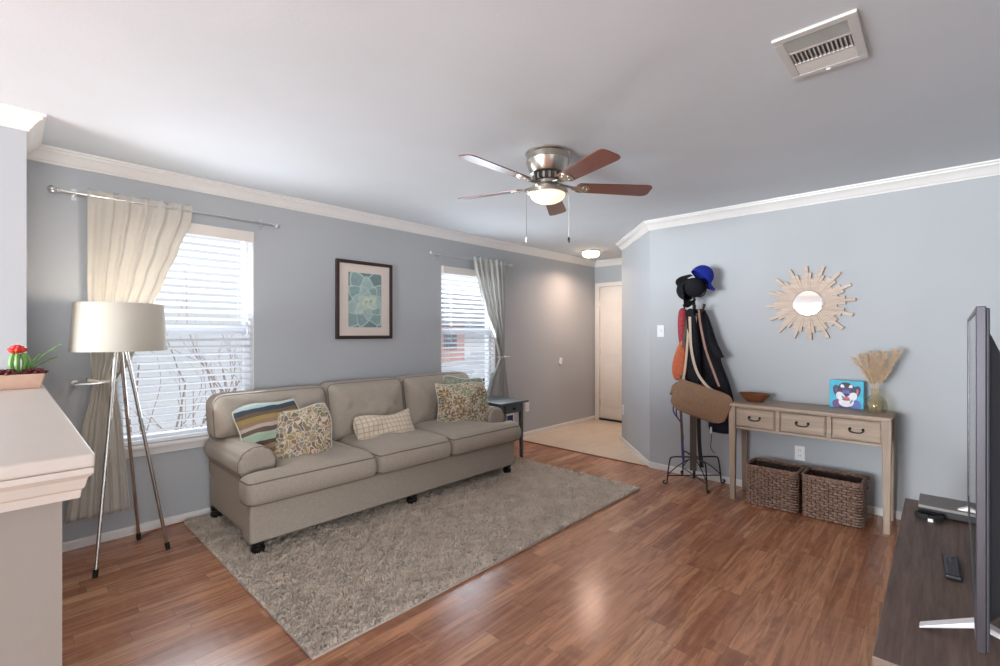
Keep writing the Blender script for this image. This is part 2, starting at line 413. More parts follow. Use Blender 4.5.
        if solid:
            md = o.modifiers.new('thickness', 'SOLIDIFY'); md.thickness = solid; md.offset = 0
        if bevel:
            md = o.modifiers.new('bevel', 'BEVEL'); md.width = bevel; md.segments = seg; md.limit_method = 'ANGLE'; md.angle_limit = math.radians(40)
        if sub:
            md = o.modifiers.new('subdivision', 'SUBSURF'); md.levels = sub; md.render_levels = sub
        return o

import bmesh
def bm_fix(me):
    bm = bmesh.new(); bm.from_mesh(me); bmesh.ops.recalc_face_normals(bm, faces=bm.faces); bm.to_mesh(me); bm.free()

def thing(name, label, cat, loc=(0,0,0), rotz=0, group=None):
    o = bpy.data.objects.new(name, None); C.objects.link(o); o.empty_display_size = .1
    o.location = loc; o.rotation_euler = (0,0,rotz); o['label'] = label; o['category'] = cat
    if group: o['group'] = group
    return o
def tag(o, label, cat, group=None, kind=None):
    o['label'] = label; o['category'] = cat
    if group: o['group'] = group
    if kind: o['kind'] = kind
    return o
def struct(o): o['kind'] = 'structure'; return o
def sempty(name, loc=(0,0,0)):
    o = bpy.data.objects.new(name, None); C.objects.link(o); o.location = loc; o.empty_display_size = .1; o['kind'] = 'structure'; return o
def dup(root, loc=None, rot=None, label=None):
    r = root.copy(); C.objects.link(r)
    if loc is not None: r.location = loc
    if rot is not None: r.rotation_euler = rot
    if label: r['label'] = label
    for ch in list(root.children):
        c = ch.copy(); C.objects.link(c); c.parent = r
        for gch in list(ch.children):
            d = gch.copy(); C.objects.link(d); d.parent = c
    return r
def bez(pts, n=12):
    """Catmull-Rom through pts"""
    P = [Vector(p) for p in pts]; out = []
    for i in range(len(P)-1):
        p0 = P[max(i-1,0)]; p1 = P[i]; p2 = P[i+1]; p3 = P[min(i+2,len(P)-1)]
        for k in range(n):
            t = k/n
            out.append(.5*((2*p1)+(p2-p0)*t+(2*p0-5*p1+4*p2-p3)*t*t+(3*p1-p0-3*p2+p3)*t**3))
    out.append(P[-1]); return out

def sweep(path, prof, closed=True, side=1):
    """profile (outward, z) swept along a plan polyline with mitred corners; side=+1 offsets to the left of travel"""
    mb = MB(); n = len(path); P = [Vector((p[0],p[1])) for p in path]; m = len(prof); vs = []
    for i in range(n):
        d1 = (P[i]-P[i-1]).normalized() if (closed or i > 0) else None
        d2 = (P[(i+1)%n]-P[i]).normalized() if (closed or i < n-1) else None
        if d1 is None: d1 = d2
        if d2 is None: d2 = d1
        n1 = Vector((-d1.y,d1.x))*side; n2 = Vector((-d2.y,d2.x))*side
        mt = (n1+n2); mt = mt/ max(.15, mt.length_squared)*2
        for o, z in prof: vs.append((P[i].x+mt.x*o, P[i].y+mt.y*o, z))
    fs = []
    for i in range(n if closed else n-1):
        j = (i+1)%n
        for k in range(m): fs.append((i*m+k, j*m+k, j*m+(k+1)%m, i*m+(k+1)%m))
    if not closed: fs += [tuple(range(m)), tuple(reversed(range((n-1)*m, n*m)))]
    return mb.add(vs, fs)

def soft_slab(xs, ys, solid, t, nz, xf, crown=(0,0), it=5, wr=0., seed=0, fall=.10):
    """upholstered slab: cells of a plan grid extruded by t, smoothed, crowned; returns verts, faces, top ring, bottom ring"""
    nx, ny = len(xs)-1, len(ys)-1; mask = [[bool(solid((xs[i]+xs[i+1])/2, (ys[j]+ys[j+1])/2)) for j in range(ny)] for i in range(nx)]
    ms = lambda i, j: 0 <= i < nx and 0 <= j < ny and mask[i][j]
    idx = {}; V = []; F = []
    def vid(i,j,k):
        key = (i,j,k)
        if key not in idx: idx[key] = len(V); V.append((xs[i], ys[j], t*k/nz))
        return idx[key]
    nxt = {}
    for i in range(nx):
        for j in range(ny):
            if not mask[i][j]: continue
            F.append([vid(i,j,nz),vid(i+1,j,nz),vid(i+1,j+1,nz),vid(i,j+1,nz)])
            F.append([vid(i,j,0),vid(i,j+1,0),vid(i+1,j+1,0),vid(i+1,j,0)])
            for (di,dj,a,b) in ((0,-1,(i,j),(i+1,j)),(1,0,(i+1,j),(i+1,j+1)),(0,1,(i+1,j+1),(i,j+1)),(-1,0,(i,j+1),(i,j))):
                if not ms(i+di,j+dj):
                    nxt[a] = b
                    for k in range(nz): F.append([vid(*a,k),vid(*b,k),vid(*b,k+1),vid(*a,k+1)])
    A = np.array(V, float); E = set()
    for f in F:
        for q in range(4): E.add((min(f[q],f[(q+1)%4]), max(f[q],f[(q+1)%4])))
    E = np.array(list(E)); deg = np.zeros(len(A)); np.add.at(deg, E[:,0], 1); np.add.at(deg, E[:,1], 1)
    start = next(iter(nxt)); loop = [start]; cur = nxt[start]
    while cur != start and len(loop) < 5000: loop.append(cur); cur = nxt[cur]
    B = np.array([(xs[a],ys[b]) for a,b in loop])
    for _ in range(it):
        Sm = np.zeros_like(A); np.add.at(Sm, E[:,0], A[E[:,1]]); np.add.at(Sm, E[:,1], A[E[:,0]])
        A = A*.5 + (Sm/deg[:,None])*.5
    dist = np.sqrt(((A[:,None,:2]-B[None])**2).sum(-1)).min(1)
    e = 1-np.exp(-(dist/fall)); h = A[:,2]/t
    A[:,2] += e*(np.clip(h*2-1,0,1)*crown[0] - np.clip(1-h*2,0,1)*crown[1])
    if wr:
        rs = np.random.RandomState(seed)
        for q in range(7):
            kx, ky = rs.uniform(-26,26,2); A[:,2] += wr*e/(1+q*.3)*np.sin(kx*A[:,0]+ky*A[:,1]+rs.uniform(0,6))*(h-.3); kx, ky = rs.uniform(-70,70,2); A[:,2] += wr*.28*e*np.sin(kx*A[:,0]+ky*A[:,1]+rs.uniform(0,6))*(h-.3)
    vs = [xf(*p) for p in A]
    top = [Vector(vs[idx[(a,b,nz)]]) for a,b in loop]; bot = [Vector(vs[idx[(a,b,0)]]) for a,b in loop]
    for _ in range(2):
        for r in (top, bot): r[:] = [(r[i-1]+r[i]*2+r[(i+1)%len(r)])/4 for i in range(len(r))]
    return vs, F, top, bot
def lin(a, b, step): n = max(2, round((b-a)/step)); return [a+(b-a)*i/n for i in range(n+1)]

def pillow_mesh(w, h, t, n=30, pinch=.05, seed=0, sag=0., bow=-.6):
    rs = random.Random(seed); ph = [rs.uniform(0,6) for _ in range(6)]
    mb = MB(); ring = []
    def top(sgn):
        def fn(a, b):
            u = a*2-1; v = b*2-1
            x = w/2*u*(1-pinch*(1-v*v)*u*u); y = h/2*v*(1-pinch*(1-u*u)*v*v)
            cr = 1-.085*(u*u*v*v)**1.5; x *= cr; y *= cr
            k = ((1-u*u)*(1-v*v)); z = sgn*t/2*max(0,k)**.42
            z += .010*k*(sgn*math.sin(4*u+3*v+ph[0])+sgn*math.sin(4*v-5*u+ph[1])+.6*math.sin(9*u-7*v+ph[2]))+bow*(u*u*.6+v*v*.4)*.05
            x += .012*math.sin(3.1*v+ph[3]); y += .012*math.sin(3.4*u+ph[4])
            y -= sag*(1-u*u)*max(0,v)*h
            return Vector((x,y,z))
        return fn
    mb.grid(top(1), n, n); mb.grid(lambda a,b: top(-1)(1-a,b), n, n)
    f = top(1)
    for i in range(n): ring.append(f(i/n,0))
    for i in range(n): ring.append(f(1,i/n))
    for i in range(n): ring.append(f(1-i/n,1))
    for i in range(n): ring.append(f(0,1-i/n))
    return mb, ring

def basis(c, right, up):
    r = Vector(right).normalized(); u = Vector(up); u = (u-r*u.dot(r)).normalized(); n = r.cross(u)
    m = Matrix((r,u,n)).transposed().to_4x4(); m.translation = Vector(c); return m
def place(o, m): o.matrix_world = m; o.location, q, _ = m.decompose(); o.rotation_euler = q.to_euler()

# ================================================================== THE SETTING
H = 2.44
def wall_with_holes(axis, c0, c1, a0, a1, holes, name, z1=H, mat='wall'):
    """wall slab between c0..c1 across, a0..a1 along, rectangular holes (a0,a1,z0,z1)"""
    As = sorted({a0,a1,*[h[0] for h in holes],*[h[1] for h in holes]}); Zs = sorted({0.,z1,*[h[2] for h in holes],*[h[3] for h in holes]})
    mb = MB()
    for i in range(len(As)-1):
        for j in range(len(Zs)-1):
            ca = (As[i]+As[i+1])/2; cz = (Zs[j]+Zs[j+1])/2
            if any(h[0]<ca<h[1] and h[2]<cz<h[3] for h in holes): continue
            if axis == 'y': mb.box((As[i],c0,Zs[j]),(As[i+1],c1,Zs[j+1]))
            else: mb.box((c0,As[i],Zs[j]),(c1,As[i+1],Zs[j+1]))
    return struct(mb.build(name, M[mat], smooth=0))
W1 = (.50, 1.337, .585, 2.12); W2 = (3.215, 4.06, .585, 2.06)
wall_with_holes('y', 3.9, 4.04, -6.1, 6.42, [W1, W2], 'wall_left')
wall_with_holes('x', 4.4, 4.52, -.72, 2.1, [], 'wall_right')
struct(MB().prism([(4.4,2.1),(5.23,2.86),(5.31,2.75),(4.52,2.03)], 0, H).build('wall_corner', M['wall'], smooth=0))
wall_with_holes('y', 2.74, 2.86, 5.23, 6.42, [], 'wall_entry')
wall_with_holes('x', 6.28, 6.42, 2.86, 3.9, [(3.0,3.82,0.,2.05)], 'wall_end')
wall_with_holes('y', -.72, -.6, .9, 4.4, [], 'wall_back')
wall_with_holes('y', -8.12, -8.0, -6.1, .9, [(-4.15,.15,.55,2.12)], 'wall_rear')
wall_with_holes('x', .9, 1.02, -8.12, -.72, [], 'wall_side')
wall_with_holes('x', -6.1, -6.0, -8.0, 3.9, [(.75,3.65,.06,2.08)], 'wall_far')
struct(MB().box((-.08,3.36,0),(.077,3.9,H)).build('wall_partition', M['wall'], smooth=0))
struct(MB().box((-6.1,-8.12,-.08),(4.4,4.04,0)).build('floor', M['laminate'], smooth=0))
struct(MB().box((4.4,-.72,-.08),(6.42,4.04,-.001)).build('floor_entry', M['tile'], smooth=0))
struct(MB().box((-6.1,-8.12,H),(6.42,4.04,H+.1)).build('ceiling', M['ceiling'], smooth=0))
struct(MB().box((4.385,2.1,0),(4.415,3.9,.006)).build('trim_1', M['cord'], smooth=0, bevel=.002))

loop = [(.077,3.36),(-.08,3.36),(-.08,3.9),(-6,3.9),(-6,-8),(.9,-8),(.9,-.6),(4.4,-.6),(4.4,2.1),(5.23,2.86),(6.28,2.86),(6.28,3.9),(.077,3.9)]
crown = [(0,2.352),(.008,2.352),(.012,2.364),(.018,2.368),(.026,2.384),(.042,2.405),(.056,2.414),(.058,2.425),(.068,2.429),(.070,2.44),(0,2.44)]
struct(sweep(loop, crown, True, 1).build('trim_2', M['white'], smooth=25))
base = [(0,0),(.014,0),(.014,.045),(.009,.055),(0,.055)]
for nm, pth in (('baseboard_left',[(6.28,3.9),(.077,3.9),(.077,3.36)]), ('baseboard_right',[(4.4,-.6),(4.4,2.1),(5.23,2.86),(6.28,2.86),(6.28,2.93)]), ('baseboard_back',[(-6,-8),(.9,-8),(.9,-.6),(4.4,-.6)]), ('baseboard_far',[(-.08,3.36),(-.08,3.9),(-6,3.9),(-6,3.6)])):
    struct(sweep(pth, base, False, 1).build(nm, M['white'], smooth=0))

# half wall with its white cap, running from the partition towards the camera
struct(MB().box((-.08,1.24,0),(.077,3.358,1.075)).build('wall_half', M['halfwall'], smooth=0))
capp = [(-.08,3.358),(-.08,1.24),(.077,1.24),(.077,3.358)]
mold = [(0,1.014),(.024,1.014),(.026,1.03),(.03,1.034),(.034,1.052),(.042,1.062),(.042,1.073),(0,1.073)]
struct(sweep(capp, mold, False, -1).build('trim_3', M['capwhite'], smooth=25))
struct(MB().box((-.125,1.197,1.073),(.122,3.358,1.10)).build('trim_4', M['capwhite'], smooth=0, bevel=.006, seg=3))

# windows
def window(n, w, pane_y=4.0):
    x0,x1,z0,z1 = w; root = sempty('window_%d' % n, ((x0+x1)/2, 3.97, z0))
    cx = (x0+x1)/2; hw = (x1-x0)/2; h = z1-z0
    mb = MB(); f = .045
    mb.box((-hw,.0,0),(-hw+f,.07,h)).box((hw-f,.0,0),(hw,.07,h)).box((-hw+f,.0,0),(hw-f,.07,f)).box((-hw+f,.0,h-f),(hw-f,.07,h))
    mb.build('window_frame', M['vinyl'], root, 0, .004)
    mr = 1.365-z0
    MB().box((-hw+f,.005,mr-.028),(hw-f,.06,mr+.028)).build('meeting_rail', M['vinyl'], root, 0, .004)
    MB().box((-hw+f,.045,mr+.028),(hw-f,.05,h-f)).build('pane', M['glass'], root, 0)
    MB().box((-hw+f,.025,f),(hw-f,.03,mr-.028)).build('pane', M['glass'], root, 0)
    MB().box((-hw-.03,-.115,-.024),(hw+.03,-.07,.0)).box((-hw,-.07,-.024),(hw,0,0)).build('window_sill', M['white'], root, 0, .004)
    MB().box((-hw-.012,-.088,-.075),(hw+.012,-.07,-.024)).build('apron', M['white'], root, 0, .003)
    mj = MB(); mj.box((-hw,-.07,0),(-hw+.008,0,h)).box((hw-.008,-.07,0),(hw,0,h)).box((-hw+.008,-.07,h-.008),(hw-.008,0,h))
    mj.build('jamb_liner', M['white'], root, 0)
window(1, W1); window(2, W2)
root = sempty('window_3', (-2.0,-8.06,.55)); mb = MB()  # unseen window, put in to go with the added side fill
for a,b in ((-2.15,-2.09),(-.75,-.69),(.69,.75),(2.09,2.15)): mb.box((a,-.05,0),(b,.05,1.57))
mb.box((-2.09,-.05,0),(2.09,.05,.06)).box((-2.09,-.05,1.51),(2.09,.05,1.57)); mb.build('window_frame', M['vinyl'], root, 0, .004)
MB().box((-2.09,-.004,.06),(2.09,.004,1.51)).build('pane', M['glass'], root, 0)
root = sempty('door_2', (-6.05,2.2,.06)); mb = MB()
for a,b in ((-1.45,-1.37),(-.04,.04),(1.37,1.45)): mb.box((-.05,a,0),(.05,b,2.02))
mb.box((-.05,-1.37,0),(.05,1.37,.08)).box((-.05,-1.37,1.94),(.05,1.37,2.02)); mb.build('door_frame', M['vinyl'], root, 0, .004)
MB().box((-.004,-1.37,.08),(.004,1.37,1.94)).build('pane', M['glass'], root, 0)

# entry door: six raised panels, casing, hinges, knob
root = sempty('door_1', (6.30,3.41,0)); mb = MB()
mb.box((0,-.405,.03),(.035,.405,2.04))
def panel(y0,y1,z0,z1):
    mb.box((-.004,y0,z0),(0,y1,z1)); mb.box((-.011,y0+.03,z0+.03),(-.004,y1-.03,z1-.03))
for y0,y1 in ((-.33,-.05),(.05,.33)):
    panel(y0,y1,1.66,1.93); panel(y0,y1,.98,1.56); panel(y0,y1,.2,.86)
mb.build('door_leaf', M['door'], root, 0, .004)
mb = MB(); mb.box((-.035,.405,0),(.0,.475,2.1)).box((-.035,-.475,0),(.0,-.405,2.1)).box((-.035,-.405,2.042),(0,.405,2.1)); mb.build('door_casing', M['door'], root, 0, .004)
MB().box((-.03,-.405,.004),(.03,.405,.03)).build('threshold', M['blackwood'], root, 0)
for z in (.28,1.05,1.8): MB().tube([(-.014,.397,z-.045),(-.014,.397,z+.045)], .007).build('hinge', M['nickel'], root)
mb = MB(); X = Matrix.Rotation(-PI/2,4,'Y'); X.translation = (-.003,-.34,.95)
mb.lathe([(.03,0),(.03,.006),(.012,.008),(.01,.03),(.02,.036),(.027,.05),(.024,.062),(.01,.068)], xf=X, n=18); mb.build('door_knob', M['nickel'], root)

# ================================================================== BLINDS, RODS, CURTAINS
def blind(w, label, wand_x):
    x0,x1,z0,z1 = w; t = thing('window_blind', label, 'blind', ((x0+x1)/2, 3.93, z0)); hw = (x1-x0)/2-.0095; h = z1-z0
    MB().box((-hw,-.062,h-.085),(hw,-.048,h-.004)).box((-hw,-.048,h-.085),(-hw+.012,-.0,h-.004)).box((hw-.012,-.048,h-.085),(hw,0,h-.004)).build('valance', M['valance'], t, 0, .004)
    MB().box((-hw+.014,-.045,h-.05),(hw-.014,.0,h-.006)).build('headrail', M['vinyl'], t, 0, .003)
    mb = MB(); p = .0515; n = int((h-.10-.03)/p); a = math.radians(-21)
    for i in range(n):
        z = h-.115-i*p; ca, sa = math.cos(a)*.0265, math.sin(a)*.0265
        X = Matrix.Translation((0,-.012,z)) @ Matrix.Rotation(a,4,'X')
        pr = [(-.0265,-.0014),(-.013,.0012),(0,.0022),(.013,.0012),(.0265,-.0014),(.0265,.0006),(.013,.0032),(0,.0042),(-.013,.0032),(-.0265,.0006)]
        R = X @ Matrix(((0,0,1,0),(1,0,0,0),(0,1,0,0),(0,0,0,1)))
        mb.prism(pr, -hw+.004, hw-.004, R)
    mb.build('slats', M['slat'], t, 30)
    MB().box((-hw+.002,-.036,.003),(hw-.002,.012,.026)).build('bottom_rail', M['vinyl'], t, 0, .004)
    mb = MB()
    for fx in (-.78,.78):
        for dy in (-.038,.014): mb.tube([(hw*fx,dy,.02),(hw*fx,dy,h-.05)], .0011, 5)
    mb.build('ladder_cord', M['vinyl'], t)
    mb = MB(); mb.tube([(wand_x,-.055,h-.09),(wand_x,-.055,h-.73)], .0035, 6); mb.tube([(wand_x,-.055,h-.73),(wand_x,-.055,h-.82)], .0055, 8)
    mb.build('tilt_wand', M['rodmetal'], t)
blind(W1, 'white slatted blind in the window behind the tripod floor lamp', .36)
blind(W2, 'white slatted blind in the far window near the entry', -.3)

def rod(x0, x1, z, label):
    t = thing('curtain_rod', label, 'curtain rod', ((x0+x1)/2, 3.83, z)); h = (x1-x0)/2
    MB().tube([(-h,0,0),(h,0,0)], .0085, 10).build('rod', M['rodmetal'], t)
    for s in (-1,1):
        mb = MB(); mb.lathe([(.009,0),(.013,.004),(.013,.012),(.008,.016)], n=14, xf=Matrix.Translation((s*h,0,0)) @ Matrix.Rotation(s*PI/2,4,'Y'))
        mb.sphere((s*(h+.032),0,0), .021, 14, 9); mb.build('finial', M['rodmetal'], t)
        mb = MB(); bx = s*(h-.07)
        mb.box((bx-.012,.062,-.035),(bx+.012,.069,.035)); mb.tube([(bx,.065,-.008),(bx,.012,-.008),(bx,0,-.013)], .005, 8)
        mb.tube([(bx,.014*math.cos(q),.0+.014*math.sin(q)) for q in [PI*1.05+k*PI*.9/8 for k in range(9)]], .004, 6); mb.build('bracket', M['rodmetal'], t)
rod(.225, 1.455, 2.188, 'long silver curtain rod over the near window with ball finials')
rod(3.06, 4.235, 2.162, 'silver curtain rod above the far window by the entry')

def curtain(name, label, mat, prof, zt, zrod, y0, nf, amp, seed, hem=True):
    """prof: list of (z, x_left, x_right, fold depth)"""
    zs = [p[0] for p in prof]
    def at(z):
        for a, b in zip(prof, prof[1:]):
            if a[0] >= z >= b[0]:
                f = (a[0]-z)/(a[0]-b[0]); f2 = f*f*(3-2*f)
                return [a[k]+(b[k]-a[k])*(f2*.5+f*.5) for k in (1,2,3)]
        return prof[-1][1:]
    rs = random.Random(seed); ph = [rs.uniform(0,6) for _ in range(4)]
    def fn(u, v):
        z = zs[0]+(zs[-1]-zs[0])*v; a, b, d = at(z)
        uu = u+.012*math.sin(2*PI*u*3+ph[0]); w = 2*PI*nf*uu
        fold = math.sin(w+ph[1]+.5*math.sin(3*v+ph[2]))+.35*math.sin(2.3*w+ph[3]+v*2)
        x = a+(b-a)*u+.004*math.sin(w*1.0+1)
        return Vector((x, y0+d*fold*.72, z + (.006*math.sin(w*1.7) if v == 0 else 0)))
    t = thing(name, label, 'curtain', ((prof[0][1]+prof[0][2])/2, y0, zs[-1]))
    org = Vector(t.location)
    mb = MB(); mb.grid(lambda u,v: fn(u,v)-org, nf*16, 90)
    mb.build('curtain_panel', mat, t, 180, solid=.003)
    return t, fn, org
P1 = [(2.225,.345,.90,.010),(2.20,.345,.90,.014),(2.172,.347,.90,.010),(2.13,.345,.895,.022),(1.9,.345,.82,.018),(1.7,.345,.745,.015),(1.5,.35,.67,.016),(1.3,.355,.61,.022),(1.15,.36,.56,.03),(1.06,.37,.50,.026),(1.02,.375,.475,.02),(.95,.36,.49,.018),(.75,.32,.515,.016),(.5,.28,.535,.016),(.19,.245,.555,.018)]
ct, fn, org = curtain('curtain', 'cream linen curtain tied back beside the near window, behind the lamp', M['curtain'], P1, 2.2, 2.188, 3.83, 6, .02, 3)
mb = MB(); mb.tube([(.352,3.795,1.045),(.40,3.785,1.032),(.46,3.79,1.03),(.495,3.825,1.033),(.46,3.866,1.035),(.38,3.872,1.04),(.352,3.84,1.045)], .011, 8, closed=True, flat=.5)
mb2 = MB(); mb2.v = [tuple(Vector(p)-org) for p in mb.v]; mb2.f = mb.f; mb2.mi = mb.mi; mb2.build('tie_band', M['curtain'], ct)
P2 = [(2.2,3.62,4.15,.010),(2.175,3.62,4.15,.014),(2.148,3.622,4.15,.010),(2.1,3.63,4.15,.02),(1.9,3.69,4.15,.022),(1.6,3.80,4.15,.024),(1.3,3.95,4.145,.026),(1.12,4.02,4.14,.026),(1.04,4.05,4.135,.02),(.98,4.02,4.15,.022),(.8,3.9,4.2,.026),(.55,3.82,4.25,.028),(.06,3.80,4.27,.03)]
ct2, fn2, org2 = curtain('curtain', 'pale grey curtain tied back at the far window behind the end table', M['sheer'], P2, 2.2, 2.162, 3.825, 6, .02, 9)
mb = MB(); mb.tube([Vector(p)-org2 for p in [(4.04,3.80,1.045),(4.09,3.785,1.04),(4.14,3.80,1.045),(4.15,3.83,1.05),(4.10,3.862,1.05),(4.04,3.85,1.047)]], .01, 8, closed=True, flat=.5); mb.build('tie_band', M['sheer'], ct2)
def holdback(x, z, s, label):
    t = thing('curtain_holdback', label, 'curtain hook', (x, 3.9, z)); mb = MB()
    X = Matrix.Rotation(PI/2,4,'X'); mb.lathe([(.022,0),(.022,.006),(.008,.010),(.008,.1)], xf=X, n=16); mb.build('stem', M['rodmetal'], t)
    MB().tube([(-.004*s,-.1,0),(.05*s,-.112,.002),(.115*s,-.115,.004)], .0075, 10).build('arm', M['rodmetal'], t)
    MB().sphere((.122*s,-.115,.004), .011, 12, 8).build('knob', M['rodmetal'], t)
holdback(.30, 1.02, 1, 'silver curtain holdback hook on wall left of the near window')
holdback(4.20, 1.045, -1, 'small silver curtain holdback by the far curtain, towards the entry')

# ================================================================== FLOOR LAMP
t = thing('floor_lamp', 'tripod floor lamp with cream drum shade and steel legs', 'lamp', (.465,3.485,0))
for (fx,fy),(hx,hy) in zip(((.336,3.322),(.592,3.739),(.687,3.438)),((-.022,-.02),(.004,.026),(.022,-.012))):
    d = Vector((fx-.465, fy-3.485, 0)); b = d+Vector((0,0,.012)); a = Vector((hx,hy,1.25)); c = b+(a-b)*.028
    lg = MB().tube([c, a], .0095, 10).build('leg', M['chrome'], t)
    MB().tube([b, b+(a-b)*.034], .0125, 10).build('rubber_tip', M['blackrub'], lg)
mb = MB(); mb.lathe([(.034,1.235),(.04,1.24),(.04,1.258),(.03,1.264),(.012,1.268),(.012,1.32),(.018,1.325),(.018,1.36)], n=20); mb.build('hub', M['chrome'], t)
prof_o = [(.224,1.232),(.206,1.502)]
mb = MB(); n = 48
mb.lathe([(.2235,1.230),(.2245,1.232),(.2065,1.502),(.2045,1.504),(.2030,1.502),(.2212,1.233)], n=n, capb=False, capt=False)
vs = mb.v; mb.f += [(5*n+k, 5*n+(k+1)%n, (k+1)%n, k) for k in range(n)]; mb.mi += [0]*n
mb.build('lamp_shade', M['shade'], t, 60)
mb = MB()
for k in range(3):
    a = 2*PI*k/3+.4; mb.tube([(0,0,1.325),(.2215*math.cos(a),.2215*math.sin(a),1.245)], .002, 6)
mb.tube([(.221*math.cos(q*PI/18),.221*math.sin(q*PI/18),1.24) for q in range(36)], .0024, 6, closed=True); mb.build('shade_spider', M['chrome'], t)
mb = MB(); mb.lathe([(.014,1.36),(.016,1.375),(.03,1.41),(.03,1.43),(.018,1.452),(.002,1.458)], n=18); mb.build('bulb', M['bulbwarm'], t)
MB().tube(bez([(.122,.245,.045),(.135,.27,.008),(.17,.33,.006),(.26,.37,.006),(.36,.385,.006),(.50,.375,.006)],8), .0034, 6).build('power_cord', M['cord'], t)
l = bpy.data.lights.new('floor_lamp_light', 'POINT'); l.energy = 3.8; l.color = (1,.86,.70); l.shadow_soft_size = .035
lo = bpy.data.objects.new('floor_lamp_light', l); C.objects.link(lo); lo.location = (.465,3.485,1.475)

# ================================================================== SOFA
sofa = thing('sofa', 'long beige linen sofa with rolled arms under the framed print', 'sofa', (2.16,3.4,.012))
O = Vector((2.16,3.4,.012))
def sw(*p): return tuple(Vector(p)-O)
def spart(name, mb, mat='sofa', **k):
    mb.v = [tuple(Vector(p)-O) for p in mb.v]; return mb.build(name, M[mat], sofa, **k)
mb = MB(); mb.prism([(.985,2.935),(3.325,2.935),(3.325,3.075),(3.29,3.075),(3.29,3.81),(1.02,3.81),(1.02,3.075),(.985,3.075)], .088, .318); spart('base', mb, smooth=60, bevel=.03, seg=5)
for x, y in ((1.045,2.985),(2.17,2.985),(3.265,2.985),(1.045,3.775),(3.265,3.775)):
    mb = MB(); mb.lathe([(.026,.013),(.034,.018),(.041,.034),(.040,.05),(.03,.058),(.026,.064),(.038,.07),(.04,.092)], c=(x,y,0), n=20); spart('bun_foot', mb, 'blackwood')
# back frame
mb = MB(); mb.box((1.0,3.66,.31),(3.31,3.835,.82)); spart('back_frame', mb, smooth=60, bevel=.05, seg=5)
# rolled arms
def arm(sgn):
    xc = 1.082 if sgn < 0 else 3.228
    def inside(x, z): 
        xx = (x-xc)*-sgn            # + towards the outside
        return (-.085 < xx < .10 and .10 < z < .53) or (((x-xc)/.114)**2+((z-.512)/.112)**2 < 1)
    xs = lin(xc-.15, xc+.15, .0175); zs = lin(.09,.66,.0175)
    vs, fs, top, bot = soft_slab(xs, zs, inside, .72, 22, lambda x,z,h: (x, 3.80-h, z), (.012,0), 4, .0, 1)
    mb = MB().add(vs, fs); o = spart('arm', mb, smooth=180, sub=1)
    ring = [Vector(p)+Vector((0,.012,0)) for p in top]
    mb = MB().tube(ring[::1], .0055, 6, closed=True); mb.v = [tuple(Vector(p)-O) for p in mb.v]; mb.build('welt', M['welt'], o, 180)
arm(-1); arm(1)
# seat cushions (outer two wrap round the front of the arms)
def seat(x0, x1, t0, seed):
    xs = lin(min(x0,t0[0]), max(x1,t0[1]), .022); ys = lin(2.875,3.58,.022)
    L_, R_ = min(x0,t0[0]), max(x1,t0[1]); rc = .05
    def ins(x, y):
        if not ((x0 < x < x1) or (y < 3.045 and t0[0] < x < t0[1])): return False
        for cx, sx in ((L_+rc,-1),(R_-rc,1)):
            if (x-cx)*sx > 0 and y < 2.875+rc and (x-cx)**2+(y-2.875-rc)**2 > rc*rc: return False
        return True
    vs, fs, top, bot = soft_slab(xs, ys, ins, .168, 5, lambda x,y,z: (x,y-.022*math.sin(PI*min(1,max(0,z/.168)))*max(0,1-(y-2.875)/.12) if y < 2.995 else y,.312+z), (.058,0.0), 9, .006, seed, .12)
    o = spart('seat_cushion', MB().add(vs, fs), smooth=180, sub=1)
    for ring, dz in ((top,-.004),(bot,.004)):
        r = [Vector(p)+Vector((0,0,dz)) for p in ring]
        m_ = MB().tube(r, .0052, 6, closed=True); m_.v = [tuple(Vector(p)-O) for p in m_.v]; m_.build('welt', M['welt'], o, 180)
seat(1.165,1.812,(.945,1.812),1); seat(1.812,2.498,(1.812,2.498),2); seat(2.498,3.145,(2.498,3.365),3)
# back cushions, leaning back a little
def backc(x0, x1, ext, zt, seed):
    xs = lin(min(x0,ext[0]), max(x1,ext[1]), .022); zs = lin(.455,zt,.022); L_, R_ = min(x0,ext[0]), max(x1,ext[1])
    def ins(x, z):
        if not ((x0 < x < x1) or (z > .60 and ext[0] < x < ext[1])): return False
        for cx, sx, rc in ((L_, -1, .085 if ext[0] < x0 else .045), (R_, 1, .085 if ext[1] > x1 else .045)):
            c = cx-sx*rc
            if (x-c)*sx > 0 and z > zt-rc and (x-c)**2+(z-zt+rc)**2 > rc*rc: return False
        return True
    def xf(x,z,h):
        lean = (z-.455)*.20
        return (x, 3.69+lean-h, z)
    vs, fs, top, bot = soft_slab(xs, zs, ins, .20, 6, xf, (.10,0), 12, .015, seed, .12)
    o = spart('back_cushion', MB().add(vs, fs), smooth=180, sub=1)
    for ring, dy in ((top,.006),(bot,-.004)):
        m_ = MB().tube([Vector(p)+Vector((0,dy,0)) for p in ring], .0052, 6, closed=True); m_.v = [tuple(Vector(p)-O) for p in m_.v]; m_.build('welt', M['welt'], o, 180)
backc(1.15,1.775,(.955,1.775),.915,4); backc(1.775,2.50,(1.775,2.50),.93,5); backc(2.50,3.16,(2.50,3.355),.935,6)

